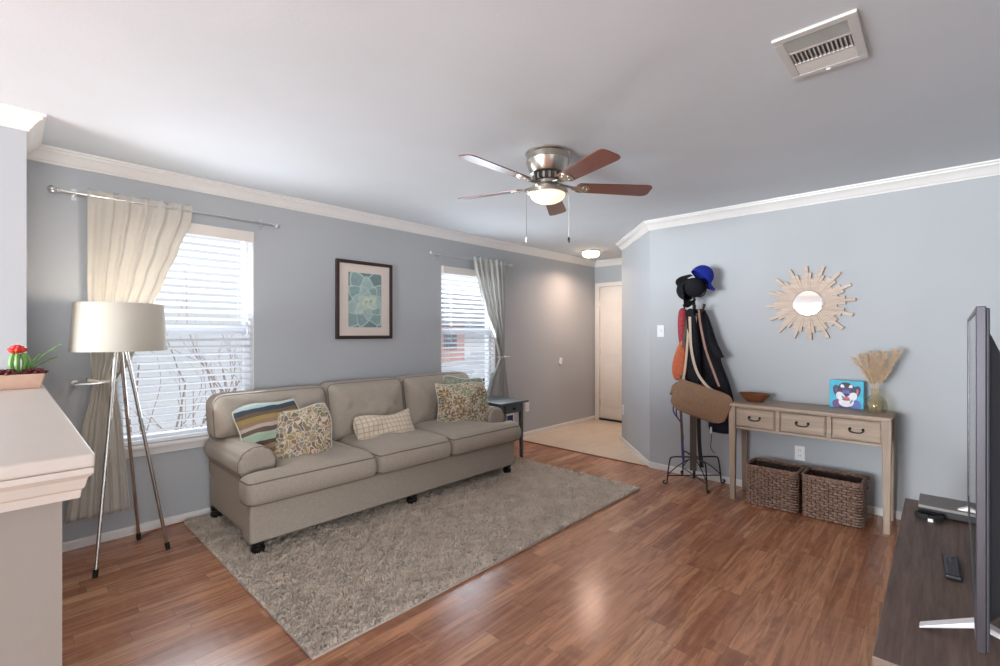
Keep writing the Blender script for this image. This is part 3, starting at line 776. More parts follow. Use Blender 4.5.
def cushion(name, label, w, h, t, c, right, up, mat, seed, pipe='mintpipe', sag=0.):
    mb, ring = pillow_mesh(w, h, t, seed=seed, sag=sag)
    o = mb.build(name, M[mat], None, 180); place(o, basis(c, right, up))
    tag(o, label, 'pillow', 'cushions on the sofa')
    MB().tube(ring, .0055, 6, closed=True).build('piping', M[pipe], o, 180)
cushion('throw_pillow', 'striped olive, brown and mint pillow against the left sofa arm', .42, .42, .18, (1.25,3.30,.665), (1,-.12,.13), (-.16,.32,1), 'striped', 1)
cushion('throw_pillow', 'swirl patterned gold and grey pillow leaning on the striped pillow', .39, .42, .19, (1.405,3.18,.62), (1,-.30,.12), (-.16,.34,1), 'swirl', 2)
cushion('throw_pillow', 'small oblong cream plaid pillow at the middle of the sofa', .53, .29, .15, (2.135,3.27,.55), (1,-.06,.03), (-.04,.36,1), 'plaid', 3, 'plaid', .05)
cushion('throw_pillow', 'floral cream, green and brown pillow in front at the right sofa arm', .53, .50, .20, (2.96,3.26,.645), (1,-.36,-.03), (0,.30,1), 'floral', 4, 'mintpipe', .05)
cushion('throw_pillow', 'sage green pillow mostly hidden behind the floral pillow', .42, .42, .12, (3.07,3.40,.70), (1,-.55,-.1), (.02,.25,1), 'sage', 5)

# ================================================================== RUG
rug = thing('area_rug', 'grey beige shag rug lying under the sofa', 'rug', (2.285,2.845,0))
mb = MB().box((-1.425,-.985,.001),(1.425,.985,.012)); mb.build('backing', M['ruglow'], rug, 0)
rs = np.random.RandomState(4); sp = .0086; nx, ny = int(2.85/sp), int(1.97/sp)
gx, gy = np.meshgrid((np.arange(nx)+.5)*sp-1.425, (np.arange(ny)+.5)*sp-.985)
px = (gx+rs.uniform(-.004,.004,gx.shape)).ravel(); py = (gy+rs.uniform(-.004,.004,gy.shape)).ravel(); N = len(px)
fld = lambda k: np.sin(px*k[0]+py*k[1]+k[2])
lx = np.zeros(N); ly = np.zeros(N); hh = np.zeros(N)
for q in range(6):
    k = rs.uniform(-170,170,2); lx += fld((k[0],k[1],rs.uniform(0,6))); k = rs.uniform(-170,170,2); ly += fld((k[0],k[1],rs.uniform(0,6))); k = rs.uniform(-150,150,2); hh += fld((k[0],k[1],rs.uniform(0,6)))
lx = lx*.0045+rs.normal(0,.0045,N); ly = ly*.0045-.002+rs.normal(0,.0045,N); hh = .0165+hh*.0022+rs.normal(0,.0026,N)
an = rs.uniform(0,2*PI,N); wx = np.cos(an)*.0046; wy = np.sin(an)*.0046
V = np.empty((N,6,3)); z0 = .010
V[:,0] = np.stack([px-wx,py-wy,np.full(N,z0)],1); V[:,1] = np.stack([px+wx,py+wy,np.full(N,z0)],1)
mx, my = px+lx*.35, py+ly*.35
V[:,2] = np.stack([mx+wx*1.1,my+wy*1.1,z0+hh*.62],1); V[:,3] = np.stack([mx-wx*1.1,my-wy*1.1,z0+hh*.62],1)
V[:,4] = np.stack([px+lx+wx*.55,py+ly+wy*.55,z0+hh],1); V[:,5] = np.stack([px+lx-wx*.55,py+ly-wy*.55,z0+hh],1)
b6 = np.arange(N)*6; F = np.concatenate([np.stack([b6,b6+1,b6+2,b6+3],1), np.stack([b6+3,b6+2,b6+4,b6+5],1)])
# keep the pile from poking through the sofa feet and table legs
keep = np.ones(N, bool)
for x, y in ((1.045,2.985),(2.17,2.985),(3.265,2.985),(1.045,3.775),(3.265,3.775)):
    keep &= ((px+2.285-x)**2+(py+2.845-y)**2) > .042**2
kk = np.concatenate([keep,keep]); F = F[kk]
me = bpy.data.meshes.new('pile'); me.vertices.add(N*6); me.vertices.foreach_set('co', V.ravel())
me.loops.add(len(F)*4); me.loops.foreach_set('vertex_index', F.ravel().astype(np.int32)); me.polygons.add(len(F))
me.polygons.foreach_set('loop_start', np.arange(len(F), dtype=np.int32)*4); me.update(calc_edges=True); me.validate()
me.materials.append(M['rug']); me.shade_smooth()
po = bpy.data.objects.new('pile', me); C.objects.link(po); po.parent = rug; po['kind'] = 'stuff'

# ================================================================== END TABLE AND ITS NEIGHBOURS
t = thing('end_table', 'slate green end table with a drawer, right of the sofa', 'table', (3.62,3.46,0))
MB().box((-.205,-.27,.60),(.215,.27,.622)).build('tabletop', M['table'], t, 0, .005)
mb = MB(); mb.box((-.165,-.225,.50),(.165,.225,.60)); mb.build('apron', M['table'], t, 0, .003)
dw = MB().box((-.12,-.237,.512),(.12,-.225,.588)).build('drawer', M['table'], t, 0, .004)
X = Matrix.Rotation(PI/2,4,'X'); X.translation = (0,-.237,.55)
MB().lathe([(.006,0),(.006,.012),(.014,.017),(.013,.026),(.004,.029)], xf=X, n=14).build('knob', M['blackwood'], dw)
for sx in (-1,1):
    for sy in (-1,1):
        MB().taper((sx*.155,sy*.215,.013 if sx < 0 else 0),(.014,.014),(sx*.152,sy*.212,.60),(.02,.02)).build('leg', M['table'], t, 0, .003)
t = thing('cardboard_box', 'white carton with a navy label behind the end table', 'box', (3.93,3.60,0), .1)
MB().box((-.075,-.055,0),(.075,.055,.415)).box((-.075,-.0555,.405),(.075,.0555,.418)).build('carton', M['carton'], t, 0, .003)
MB().box((-.06,-.0585,.315),(.045,-.0555,.40)).build('label', M['navylabel'], t, 0)

# ================================================================== WALL PIECES
# framed succulent print
t = thing('framed_picture', 'dark framed succulent print with a cream mat above the sofa', 'picture', (2.298,3.9,1.637))
hw, hh_ = .29, .357; f = .03; mb = MB()
mb.box((-hw,-.03,-hh_),(-hw+f,0,hh_)).box((hw-f,-.03,-hh_),(hw,0,hh_)).box((-hw+f,-.03,-hh_),(hw-f,0,-hh_+f)).box((-hw+f,-.03,hh_-f),(hw-f,0,hh_))
mb.build('frame', M['frame'], t, 0, .004)
MB().box((-hw+f,-.016,-hh_+f),(hw-f,-.004,hh_-f)).build('mat_board', M['mat'], t, 0)
pw, ph_ = .17, .25; mats = ['suc0','suc1','suc2','suc3','suc4','suc5','sucline']; mb = MB()
mb.box((-pw,-.0175,-ph_),(pw,-.016,ph_), 1); lay = [0]
def petal(cx, cz, ang, L, Wd, m, edge=6):
    for q, (sc2, mm) in enumerate(((1.,edge),(.9,m))):
        lay[0] += 1; y = -.0175-lay[0]*.00004; pts = []
        for k in range(17):
            s = k/16; w = Wd*sc2*math.sin(PI*min(1,s**.8))**.7 if 0 < s < 1 else 0
            pts.append((s*L*sc2+L*(1-sc2)*.3, w/2))
        out = pts+[(a,-b) for a,b in reversed(pts[1:-1])]; vs = []
        for a,b in out:
            x = cx+a*math.cos(ang)-b*math.sin(ang); z = cz+a*math.sin(ang)+b*math.cos(ang)
            vs.append((max(-pw,min(pw,x)), y, max(-ph_,min(ph_,z))))
        mb.add(vs, [tuple(range(len(vs)))], mm)
cx, cz = .03,-.02
for n_, L, Wd, ms, a0 in ((7,.34,.20,(0,1,2,1,2,1,0),.3),(7,.25,.16,(2,3,2,3,2,2,3),.75),(7,.17,.12,(3,2,3,3,4,3,2),.2),(6,.115,.085,(4,3,4,4,3,4),.6),(6,.075,.06,(5,4,5,5,4,5),.1),(5,.045,.04,(2,5,3,5,4),.5)):
    for k in range(n_): petal(cx, cz, a0+2*PI*k/n_, L, Wd, ms[k % len(ms)])
mb.build('print', [M[m] for m in mats], t, 0)
MB().box((-hw+f,-.0245,-hh_+f),(hw-f,-.0235,hh_-f)).build('glazing', glassy('picture_glazing', base=.01, gloss=.35), t, 0)

# wall plates
def plate(name, label, cat, loc, rz, kind):
    t = thing(name, label, cat, loc, rz)
    MB().box((-.036,-.006,-.058),(.036,0,.058)).build('cover_plate', M['plate'], t, 0, .003)
    if kind == 'switch':
        MB().box((-.006,-.016,-.004),(.006,-.006,.012)).build('toggle', M['plate'], t, 0, .002)
    else:
        for z in (-.022,.022):
            s_ = MB().lathe([(.017,0),(.017,.002)], xf=Matrix.Translation((0,-.006,z)) @ Matrix.Rotation(PI/2,4,'X'), n=16).build('socket', M['plate'], t)
            MB().box((-.008,-.0088,z-.002),(-.005,-.0078,z+.008)).box((.005,-.0088,z-.002),(.008,-.0088+.001,z+.008)).build('slot', M['slot'], s_, 0)
    return t
plate('light_switch', 'white light switch on the wall left of the coat rack', 'light switch', (4.4,1.985,1.354), -PI/2, 'switch')
plate('wall_outlet', 'white wall outlet above the wicker baskets under the console', 'outlet', (4.4,.822,.366), -PI/2, 'o')
plate('wall_outlet', 'white wall outlet beside the end table, low on the window wall', 'outlet', (4.65,3.9,.374), 0, 'o')
dx = Vector((.83,.76)).normalized(); 
plate('wall_outlet', 'white wall outlet on the angled wall edge near the entry door', 'outlet', (5.175,2.8096,.40), math.atan2(.76,.83)+PI, 'o')
t = thing('doorbell_chime', 'small white device on the entry wall between curtain and door', 'wall device', (5.373,3.9,.94))
MB().box((-.028,-.022,-.045),(.028,0,.045)).build('housing', M['plate'], t, 0, .006, 3)
MB().lathe([(.012,0),(.011,.003)], xf=Matrix.Translation((0,-.022,.012)) @ Matrix.Rotation(PI/2,4,'X'), n=16).build('button', M['vinyl'], t)

# ================================================================== CEILING PIECES
fan = thing('ceiling_fan', 'five blade ceiling fan with brushed nickel housing and lit bowl', 'ceiling fan', (2.29,1.755,2.44))
mb = MB(); mb.lathe([(.132,0),(.138,-.004),(.138,-.012),(.13,-.02),(.13,-.05),(.134,-.056),(.128,-.075),(.118,-.105),(.105,-.128),(.09,-.135)], n=40); mb.build('motor_housing', M['nickel'], fan, 30)
mb = MB(); mb.lathe([(.082,-.135),(.088,-.142),(.088,-.168),(.07,-.178)], n=32); mb
for k in range(16):
    a = 2*PI*k/16; X = Matrix.Rotation(a,4,'Z'); mb.box((.06,-.006,-.172),(.094,.006,-.138), 1, X)
mb.build('motor_vent', [M['dark'], M['nickel']], fan, 0)
mb = MB(); mb.lathe([(.06,-.172),(.075,-.178),(.075,-.196),(.058,-.204),(.058,-.222),(.1,-.228),(.122,-.236),(.122,-.252),(.112,-.256)], n=40); mb.build('light_kit', M['nickel'], fan, 30)
mb = MB(); mb.lathe([(.108,-.252),(.108,-.259),(.102,-.274),(.086,-.290),(.062,-.302),(.034,-.309),(.002,-.311)], n=40); mb.build('light_bowl', M['fanbowl'], fan, 60)
for k in range(5):
    a = math.radians(-41.5+72*k); R = Matrix.Rotation(a,4,'Z'); pitch = Matrix.Rotation(math.radians(-12),4,'X')
    Tz = Matrix.Translation((0,0,-.206))
    mb = MB(); pts = []; Tz = Tz @ Matrix.Rotation(-math.asin((-.008,-.006,.018,.028,-.02)[k]/.6),4,'Y')
    r0, r1, w0, w1 = .195, .65, .105, .132
    for q in range(9):
        th = -PI/2+PI*q/8; pts.append((r1-.035+.035*math.cos(th) , (w1/2-.03)*(1 if th>0 else -1)*(1 if abs(th)>.01 else 0)+.03*math.sin(th)))
    poly = [(r0,-w0/2+.012)]+[(r1-.045,-w1/2)]+pts[1:-1]+[(r1-.045,w1/2)]+[(r0,w0/2-.012),(r0-.014,w0/2-.034),(r0-.014,-w0/2+.034)]
    poly = [(r0,-w0/2),(r1-.04,-w1/2),(r1-.012,-w1/2+.008),(r1,-w1/2+.03),(r1,w1/2-.03),(r1-.012,w1/2-.008),(r1-.04,w1/2),(r0,w0/2),(r0-.02,w0/2-.02),(r0-.02,-w0/2+.02)]
    bl = MB().prism(poly, -.003, .003, Tz @ pitch).build('blade', M['blade'], fan, 0, .0015); bl.rotation_euler = (0,0,a)
    mb = MB(); X = R @ Tz @ pitch
    mb.prism([(.15,-.014),(.19,-.03),(.235,-.042),(.25,-.03),(.262,0),(.25,.03),(.235,.042),(.19,.03),(.15,.014)], -.0075, -.0035, X)
    for sx, sy in ((.215,-.024),(.215,.024),(.245,0)): mb.sphere(X @ Vector((sx,sy,-.0085)), .006, 8, 6)
    mb.tube([R @ Vector((.07,0,-.19)), R @ Vector((.11,0,-.20)), X @ Vector((.165,0,-.004))], .008, 8, flat=1.6)
    mb.build('blade_iron', M['nickel'], fan)
for a, L, nm in ((2.35,.265,0),(-.5,.27,1)):
    # pull chains: fine bead chain ending in a small fob
    x, y = .118*math.cos(a), .118*math.sin(a)
    x, y = (-.083, .088) if nm == 0 else (.067, -.098)
    ch = MB(); ch.tube([(x,y,-.244),(x*1.06,y*1.06,-.252),(x*1.08,y*1.08,-.27),(x*1.08,y*1.08,-.25-L)], .0015, 5)
    c = ch.build('pull_chain', M['nickel'], fan)
    fb = MB(); fb.lathe([(.002,-.25-L),(.006,-.256-L),(.008,-.27-L),(.005,-.284-L),(.001,-.287-L)], c=(x*1.08,y*1.08,0), n=12); fb.build('fob', M['blackwood'] if nm else M['white'], c)
t = thing('flush_ceiling_light', 'lit round flush ceiling light above the entry tiles', 'ceiling light', (5.39,3.405,2.44))
MB().lathe([(.118,0),(.122,-.005),(.122,-.018),(.114,-.022)], n=40).build('base_ring', M['nickel'], t, 30)
MB().lathe([(.112,-.022),(.118,-.034),(.114,-.058),(.10,-.078),(.074,-.09),(.04,-.096),(.012,-.098)], n=40).build('glass_dome', M['halldome'], t, 60)
MB().lathe([(.011,-.095),(.013,-.102),(.007,-.11),(.001,-.113)], n=14).build('finial', M['nickel'], t)
l = bpy.data.lights.new('entry_light', 'AREA'); l.shape = 'DISK'; l.size = .2; l.energy = 9; l.color = (1,.70,.54); l.spread = 2.7
lo = bpy.data.objects.new('entry_light', l); C.objects.link(lo); lo.location = (5.39,3.405,2.32)

# three-way ceiling register
t = thing('ceiling_vent', 'white metal air vent in the ceiling near the television', 'vent', (2.17,.335,2.44))
hx, hy = .182, .13; mb = MB()
ix0, ix1, iy = -.146, .150, .098
mb.box((-hx,-hy,-.012),(ix0,hy,0)).box((ix1,-hy,-.012),(hx,hy,0)).box((ix0,-hy,-.012),(ix1,-iy,0)).box((ix0,iy,-.012),(ix1,hy,0))
mb.box((-.052,-iy,-.011),(-.040,iy,0)).box((.047,-iy,-.011),(.059,iy,0)); mb.build('frame', M['vent'], t, 0, .003)
MB().box((ix0,-iy,-.002),(ix1,iy,-.0005)).build('throat', M['ventdark'], t, 0)
mb = MB()
for k in range(7):
    x = ix0+.012+k*.0125; X = Matrix.Translation((x,0,-.007)) @ Matrix.Rotation(math.radians(-52),4,'Y'); mb.box((-.006,-iy,-.0006),(.006,iy,.0006),0,X)
for k in range(14):
    y = -iy+.008+k*.014; X = Matrix.Translation((.0035,y,-.007)) @ Matrix.Rotation(math.radians(48),4,'X'); mb.box((-.042,-.0065,-.0006),(.042,.0065,.0006),0,X)
for k in range(7):
    x = .066+k*.0125; X = Matrix.Translation((x,0,-.007)) @ Matrix.Rotation(math.radians(28),4,'Y'); mb.box((-.0075,-iy,-.0006),(.0075,iy,.0006),0,X)
mb.build('louvers', M['vent'], t, 0)
MB().box((.158,-.008,-.02),(.166,.008,-.012)).build('damper_lever', M['vent'], t, 0, .002)

# ================================================================== CONSOLE TABLE SIDE
t = thing('console_table', 'narrow grey oak console table with three drawers below sunburst mirror', 'table', (4.18,.735,0))
# local: x to the wall, y along it
MB().box((-.2,-.505,.752),(.19,.495,.775)).build('tabletop', M['console'], t, 0, .004)
x0, x1 = -.172, .168; y0, y1 = -.478, .478
mb = MB(); mb.box((x1-.02,y0,.572),(x1,y1,.752)); mb.box((x0+.006,y0,.572),(x1-.02,y0+.02,.752)); mb.box((x0+.006,y1-.02,.572),(x1-.02,y1,.752))
mb.box((x0+.006,y0+.02,.572),(x0+.026,y1-.02,.590)).box((x0+.006,y0+.02,.740),(x0+.026,y1-.02,.752))
cols = [y0+.02, y0+.02+.292, y0+.02+.292+.034, y0+.02+.618-.0, y0+.02+.618+.034, y1-.02]
for a, b in ((-.176,-.146),(.146,.176)): mb.box((x0+.006,a,.59),(x0+.026,b,.740))
mb.build('apron', M['console'], t, 0, .002)
for a, b in ((y0+.024,-.180),(-.142,.142),(.180,y1-.024)):
    d = MB(); d.box((x0+.009,a,.594),(x0+.03,b,.736)); d.box((x0+.002,a+.008,.602),(x0+.009,b-.008,.728)); dr = d.build('drawer', M['console'], t, 0, .003)
    c = (a+b)/2; hd = MB(); hd.tube(bez([(x0+.0,c-.036,.674),(x0-.016,c-.04,.672),(x0-.024,c-.03,.656),(x0-.025,c,.652),(x0-.024,c+.03,.656),(x0-.016,c+.04,.672),(x0+.0,c+.036,.674)],6), .0042, 8)
    for s in (-1,1): hd.sphere((x0+.0,c+s*.036,.674), .009, 10, 6)
    hd.build('handle', M['iron'], dr)
for sx, xx in ((-1,x0),(1,x1)):
    for yy in (y0,y1):
        MB().taper((xx+(.014 if sx<0 else -.014),yy,0),(.017,.017),(xx+(.012 if sx<0 else -.012),yy,.752),(.026,.026)).build('leg', M['consoleleg'], t, 0, .003)

def basket(label, y0, y1):
    cy = (y0+y1)/2; t = thing('wicker_basket', label, 'basket', (4.125,cy,0), 0, 'wicker baskets under the console'); L = (y1-y0)/2-.006; D = .135; Hh = .298; r = .035
    def outline(s, off):
        # rounded rectangle, s in metres along the perimeter
        a, b = D+off, L+off; segs = [(2*(b-r),'y'),(PI/2*r,'c'),(2*(a-r),'x'),(PI/2*r,'c')]*2
        pos = [(-a,-(b-r)),None]
        per = sum(q[0] for q in segs); s = s % per
        cs = [(-a,-b+r,0,1,None),( -a+r,b-r,0,0,PI),(-a+r,b,1,0,None),(a-r,b-r,0,0,PI/2),(a,b-r,0,-1,None),(a-r,-b+r,0,0,0),(a-r,-b,-1,0,None),(-a+r,-b+r,0,0,-PI/2)]
        for (ln,_), c in zip(segs, cs):
            if s <= ln:
                if c[4] is None: return Vector((c[0]+c[2]*s, c[1]+c[3]*s, 0))
                th = c[4]-s/r; return Vector((c[0]+r*math.cos(th), c[1]+r*math.sin(th), 0))
            s -= ln
        return Vector((-a,-b+r,0))
    per = 2*(2*(L-r))+2*(2*(D-r))+2*PI*r; ns = int(per/.026); ns += ns % 2
    mb = MB(); rows = 15
    for k in range(rows):
        z = .014+k*(Hh-.03)/(rows-1); path = []
        for i in range(ns*4):
            s = per*i/(ns*4); w = math.cos(PI*i/4+PI*k)*.0055
            p = outline(s, 0); q = outline(s, .01); nn = (q-p)
            nn = nn.normalized() if nn.length > 1e-6 else Vector((0,0,0)); path.append(p+nn*w+Vector((0,0,z+.0015*math.sin(i*1.7+k))))
        mb.tube(path, .0092, 6, closed=True, flat=.62)
    mb.build('woven_body', M['wicker'], t, 180)
    mb = MB()
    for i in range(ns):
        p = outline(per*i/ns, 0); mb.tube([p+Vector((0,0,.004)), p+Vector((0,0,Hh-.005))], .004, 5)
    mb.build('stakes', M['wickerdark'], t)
    mb = MB()
    for ph in (0, PI):
        mb.tube([outline(per*i/160, 0)+Vector((0,0,Hh+.004*math.sin(i*.8+ph)))+ (outline(per*i/160,.01)-outline(per*i/160,0))*.5*math.cos(i*.8+ph) for i in range(160)], .0085, 6, closed=True)
    mb.build('braided_rim', M['wicker'], t, 180)
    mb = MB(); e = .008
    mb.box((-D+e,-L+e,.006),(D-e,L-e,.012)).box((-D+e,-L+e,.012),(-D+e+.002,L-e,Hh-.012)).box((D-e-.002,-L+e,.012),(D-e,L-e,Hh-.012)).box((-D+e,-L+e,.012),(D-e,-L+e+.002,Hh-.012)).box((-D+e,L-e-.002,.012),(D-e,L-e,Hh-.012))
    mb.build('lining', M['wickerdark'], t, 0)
    for s in (-1,1):
        MB().tube(bez([(-.045,s*(L+.004),Hh-.035),(-.04,s*(L+.014),Hh-.055),(0,s*(L+.016),Hh-.062),(.04,s*(L+.014),Hh-.055),(.045,s*(L+.004),Hh-.035)],5), .006, 6).build('handle', M['wicker'], t)
basket('open dark wicker basket under the console, on the coat rack side', .755, 1.115)
basket('open dark wicker basket under the console, on the television side', .378, .738)

t = thing('wooden_bowl', 'shallow brown wooden bowl on the left end of the console', 'bowl', (4.19,1.10,.775))
mb = MB(); X = Matrix.Diagonal((.62,1.0,1,1))
mb.lathe([(.05,0.0),(.062,.003),(.09,.03),(.112,.06),(.118,.068),(.114,.07),(.106,.062),(.085,.035),(.05,.014),(.002,.01)], n=36, xf=X); mb.build('bowl', M['bowlwood'], t, 60)

# dog painting on canvas
t = thing('dog_painting', 'small turquoise canvas painting of a dog on the console', 'painting', (4.285,.506,.776))
tilt = Matrix.Rotation(math.radians(6),4,'Y')
mb = MB(); mb.box((-.012,-.103,0),(.012,.103,.205), 0, tilt); mb.build('canvas', M['turq'], t, 0, .002)
inks = ['inknavy','inkpurple','inkwhite','inkpink','inkblue','inkred','inkteal','inkdeep']; mb = MB(); lay = [0]
def blob(y, z, a, b, m, rot=0., n=22, wob=.0):
    lay[0] += 1; x = -.0122-lay[0]*.0001; vs = []
    for k in range(n):
        q = 2*PI*k/n; w = 1+wob*math.sin(3*q+lay[0]); u = a*math.cos(q)*w; v = b*math.sin(q)*w
        yy = y+u*math.cos(rot)-v*math.sin(rot); zz = z+u*math.sin(rot)+v*math.cos(rot)
        vs.append(tilt @ Vector((x, -max(-.1,min(.1,yy)), max(.002,min(.203,zz)))))
    mb.add(vs, [tuple(range(n))], m)
# (y here runs to the picture's right)
blob(0,.02,.085,.05,0,wob=.05); blob(.055,.03,.034,.035,4); blob(-.06,.03,.025,.03,1)
blob(-.052,.12,.026,.05,0,.35); blob(.056,.12,.026,.05,0,-.35); blob(-.05,.115,.013,.034,1,.35); blob(.056,.112,.013,.034,3,-.35)
blob(0,.128,.058,.062,7,wob=.04); blob(0,.11,.05,.05,0)
blob(-.024,.158,.011,.017,2,.3); blob(.026,.158,.011,.017,2,-.3); blob(-.022,.142,.014,.010,7); blob(.024,.142,.014,.010,7)
blob(-.021,.142,.006,.005,1); blob(.023,.142,.006,.005,1)
blob(-.034,.085,.026,.035,2,.5); blob(.036,.085,.026,.035,2,-.5); blob(0,.045,.046,.036,2); blob(0,.074,.02,.012,3)
blob(0,.062,.026,.007,5); blob(.003,.059,.012,.006,3); blob(0,.118,.026,.02,1); blob(0,.112,.022,.016,4); blob(.002,.1,.018,.01,7); blob(-.02,.078,.006,.014,6,.4); blob(.03,.05,.006,.016,6,-.5)
mb.build('painted_dog', [M[k] for k in inks], t, 0)

# glass vase with dried grass
vx, vy, vz = 4.20, .330, .776
t = thing('glass_vase', 'clear amber glass vase at the right end of the console', 'vase', (vx,vy,vz))
mb = MB(); mb.lathe([(.002,0.002),(.05,.0),(.058,.006),(.066,.03),(.068,.055),(.06,.085),(.042,.108),(.026,.122),(.024,.14),(.028,.162),(.030,.168),(.0275,.168),(.0255,.162),(.0215,.14),(.0235,.122),(.04,.106),(.057,.084),(.065,.055),(.063,.03),(.055,.009),(.048,.006),(.002,.007)], n=40)
mb.build('vessel', M['vase'], t, 60)
mb = MB()
for k in range(10):
    a = 2*PI*k/10; mb.tube([(r_*math.cos(a), r_*math.sin(a), z_) for r_, z_ in ((.057,.008),(.0655,.03),(.0675,.055),(.059,.085))], .0022, 6)
mb.build('ribs', M['vase'], t)
for k in range(9):
    a = rnd.uniform(0,2*PI); q = (k-4)/4; t = thing('pampas_plume', 'tan dried grass plume standing in the glass vase', 'dried grass', (vx,vy,vz), 0, 'dried grass plumes in the glass vase')
    ty = -q*.128+rnd.uniform(-.01,.01); tx = rnd.uniform(-.05,.05); top = .44+rnd.uniform(-.05,.03)-abs(q)*.025
    b0 = Vector((rnd.uniform(-.012,.012), rnd.uniform(-.03,.03)+ty*-.1, .012)); neck = Vector((rnd.uniform(-.01,.01), rnd.uniform(-.011,.011)+ty*.06, .155))
    mid = Vector((tx*.4, ty*.5, .28)); tip = Vector((tx, ty, top)); path = bez([b0, neck, mid, tip], 8)
    MB().tube(path, .0017, 5).build('stem', M['pampstem'], t)
    mb = MB(); nb = 230
    for i in range(nb):
        f_ = .42+.58*rnd.random()**.8; j = f_*(len(path)-1); p = path[int(j)].lerp(path[min(int(j)+1,len(path)-1)], j-int(j)); tg = (path[-1]-path[-6]).normalized()
        d = (tg*1.0+Vector((rnd.gauss(0,.5),rnd.gauss(0,.5),rnd.gauss(0,.25)))).normalized(); Lq = rnd.uniform(.022,.048)*(1.15-abs(f_-.7)); sd = d.orthogonal().normalized()*.0011
        e = p+d*Lq+Vector((0,0,-.004)); m_ = p+d*Lq*.5
        mb.add([p-sd,p+sd,m_+sd*1.6,m_-sd*1.6,e], [(0,1,2,3),(3,2,4)])
    mb.build('plume', M['pampas'], t, 0)

# sunburst mirror
t = thing('sunburst_mirror', 'round sunburst mirror with pale wooden rays above the console', 'mirror', (4.4,.762,1.572))
XR = Matrix(((0,0,-1,0),(-1,0,0,0),(0,1,0,0),(0,0,0,1)))       # local disc: x -> -Y, y -> up, z -> off the wall
mb = MB(); n_ray = 64; rl = random.Random(5)
lens = [.30,.21,.255]
for k in range(n_ray):
    a = 2*PI*(k+.5)/n_ray; L = (.302,.238,.196,.240)[k % 4]; L *= rl.uniform(.975,1.02)
    w0, w1 = .0067, .0105 ; th = (.026,.021,.016,.021)[k % 4]; X = XR @ Matrix.Rotation(a,4,'Z')
    w1 = .0125
    w1 = min(.0122, L*.0475); r1 = min(L-.01, .25); mb.prism([(.09,-.0044),(r1,-w1),(L,-w1),(L,w1),(r1,w1),(.09,.0044)], .006, .006+th, X)
mb.build('wood_rays', M['sunwood'], t, 0, .0015)
MB().lathe([(.1085,.004),(.1085,.03),(.105,.033),(.100,.031)], n=48, xf=XR).build('inner_ring', M['sunwood'], t, 40)
MB().lathe([(.1025,.026),(.1025,.031),(.094,.0335),(.002,.0336)], n=48, xf=XR).build('mirror_glass', M['mirror'], t, 10)

# ================================================================== COAT RACK AND WHAT HANGS ON IT
RX, RY = 4.185, 1.583
rack = thing('coat_rack', 'black wrought iron coat rack standing by the console table', 'coat rack', (RX,RY,0))
MB().tube([(0,0,.05),(0,0,1.78)], .011, 12).build('pole', M['iron'], rack)
MB().sphere((0,0,1.795), .02, 14, 9).build('finial', M['iron'], rack)
for k in range(4):
    a = math.radians(-45+90*k); c, s = math.cos(a), math.sin(a); R_ = .262
    def at(r, z): return (r*c, r*s, z)
    lg = MB(); lg.tube(bez([at(.01,.235),at(.12,.24),at(.19,.238),at(.215,.22),at(.232,.12),at(.24,.03)],7), .0065, 8)
    lg.tube(bez([at(.24,.03),at(.245,.012),at(.262,.0085),at(.276,.018),at(.27,.032),at(.258,.030)],5), .0062, 8)
    lg.tube([at(.0,.075),at(.235,.075)], .005, 8); lg.tube(bez([at(.235,.085),at(.16,.15),at(.08,.20),at(.012,.225)],6), .0045, 8)
    lg.build('leg', M['iron'], rack)
MB().lathe([(.02,.21),(.024,.218),(.024,.25),(.018,.256)], n=16).build('collar', M['iron'], rack)
for k in range(6):
    a = math.radians(15+60*k); c, s = math.cos(a), math.sin(a)
    def at(r, z): return (r*c, r*s, z)
    MB().tube(bez([at(.008,1.50),at(.03,1.485),at(.065,1.50),at(.085,1.545),at(.095,1.575)],6), .0055, 8).sphere(at(.095,1.58), .009, 10, 7).build('coat_hook', M['iron'], rack)
for k in range(4):
    a = math.radians(20+90*k); c, s = math.cos(a), math.sin(a)
    def at(r, z): return (r*c, r*s, z)
    MB().tube(bez([at(.008,1.66),at(.05,1.655),at(.085,1.68),at(.1,1.735)],6), .0055, 8).sphere(at(.1,1.74), .009, 10, 7).build('hat_hook', M['iron'], rack)

def cap(label, mat, under, m4):
    t = thing('baseball_cap', label, 'cap'); 
    mb = MB()
    def dome(u, v):
        a = 2*PI*u; ph = PI/2*(1-v)*.999; r = .086*math.sin(ph)**.9; rx = 1.12
        return Vector((r*math.cos(a)*rx, r*math.sin(a), .112*math.cos(ph)**.95+.004*math.cos(6*a)*math.sin(ph)*.3))
    mb.grid(dome, 36, 12, closed=True); mb.build('crown', M[mat], t, 180, solid=.003)
    mb = MB(); mb.grid(lambda u,v: Vector(((.07+.036*abs(math.cos((u-.5)*PI))**.4*0+ (.090*math.cos((u-.5)*1.9)*1.06)+v*.068*math.cos((u-.5)*2.7) -.07, .088*math.sin((u-.5)*2.0)/math.sin(1.0)*(1-.06*v), -.002-.016*((u-.5)*2)**2*(.3+v)-.004*v))), 20, 8)
    mb.build('brim', M[mat], t, 180, solid=.004)
    MB().sphere((0,0,.113), .007, 10, 6, (1,1,.6)).build('button', M[mat], t)
    mb = MB(); mb.tube([Vector((.0945*math.cos(2*PI*k/32), .084*math.sin(2*PI*k/32), .005)) for k in range(32)], .005, 6, closed=True, flat=.4); mb.build('sweatband', M[under], t)
    place(t, m4); return t
def capm(c, brim, axis):
    a = Vector(axis).normalized(); return basis(c, brim, a.cross(Vector(brim)))
cap('royal blue baseball cap on top of the coat rack', 'royal', 'capblack', capm((4.155,1.515,1.815), (.52,-.55,-.65), (.36,-.40,.84)))
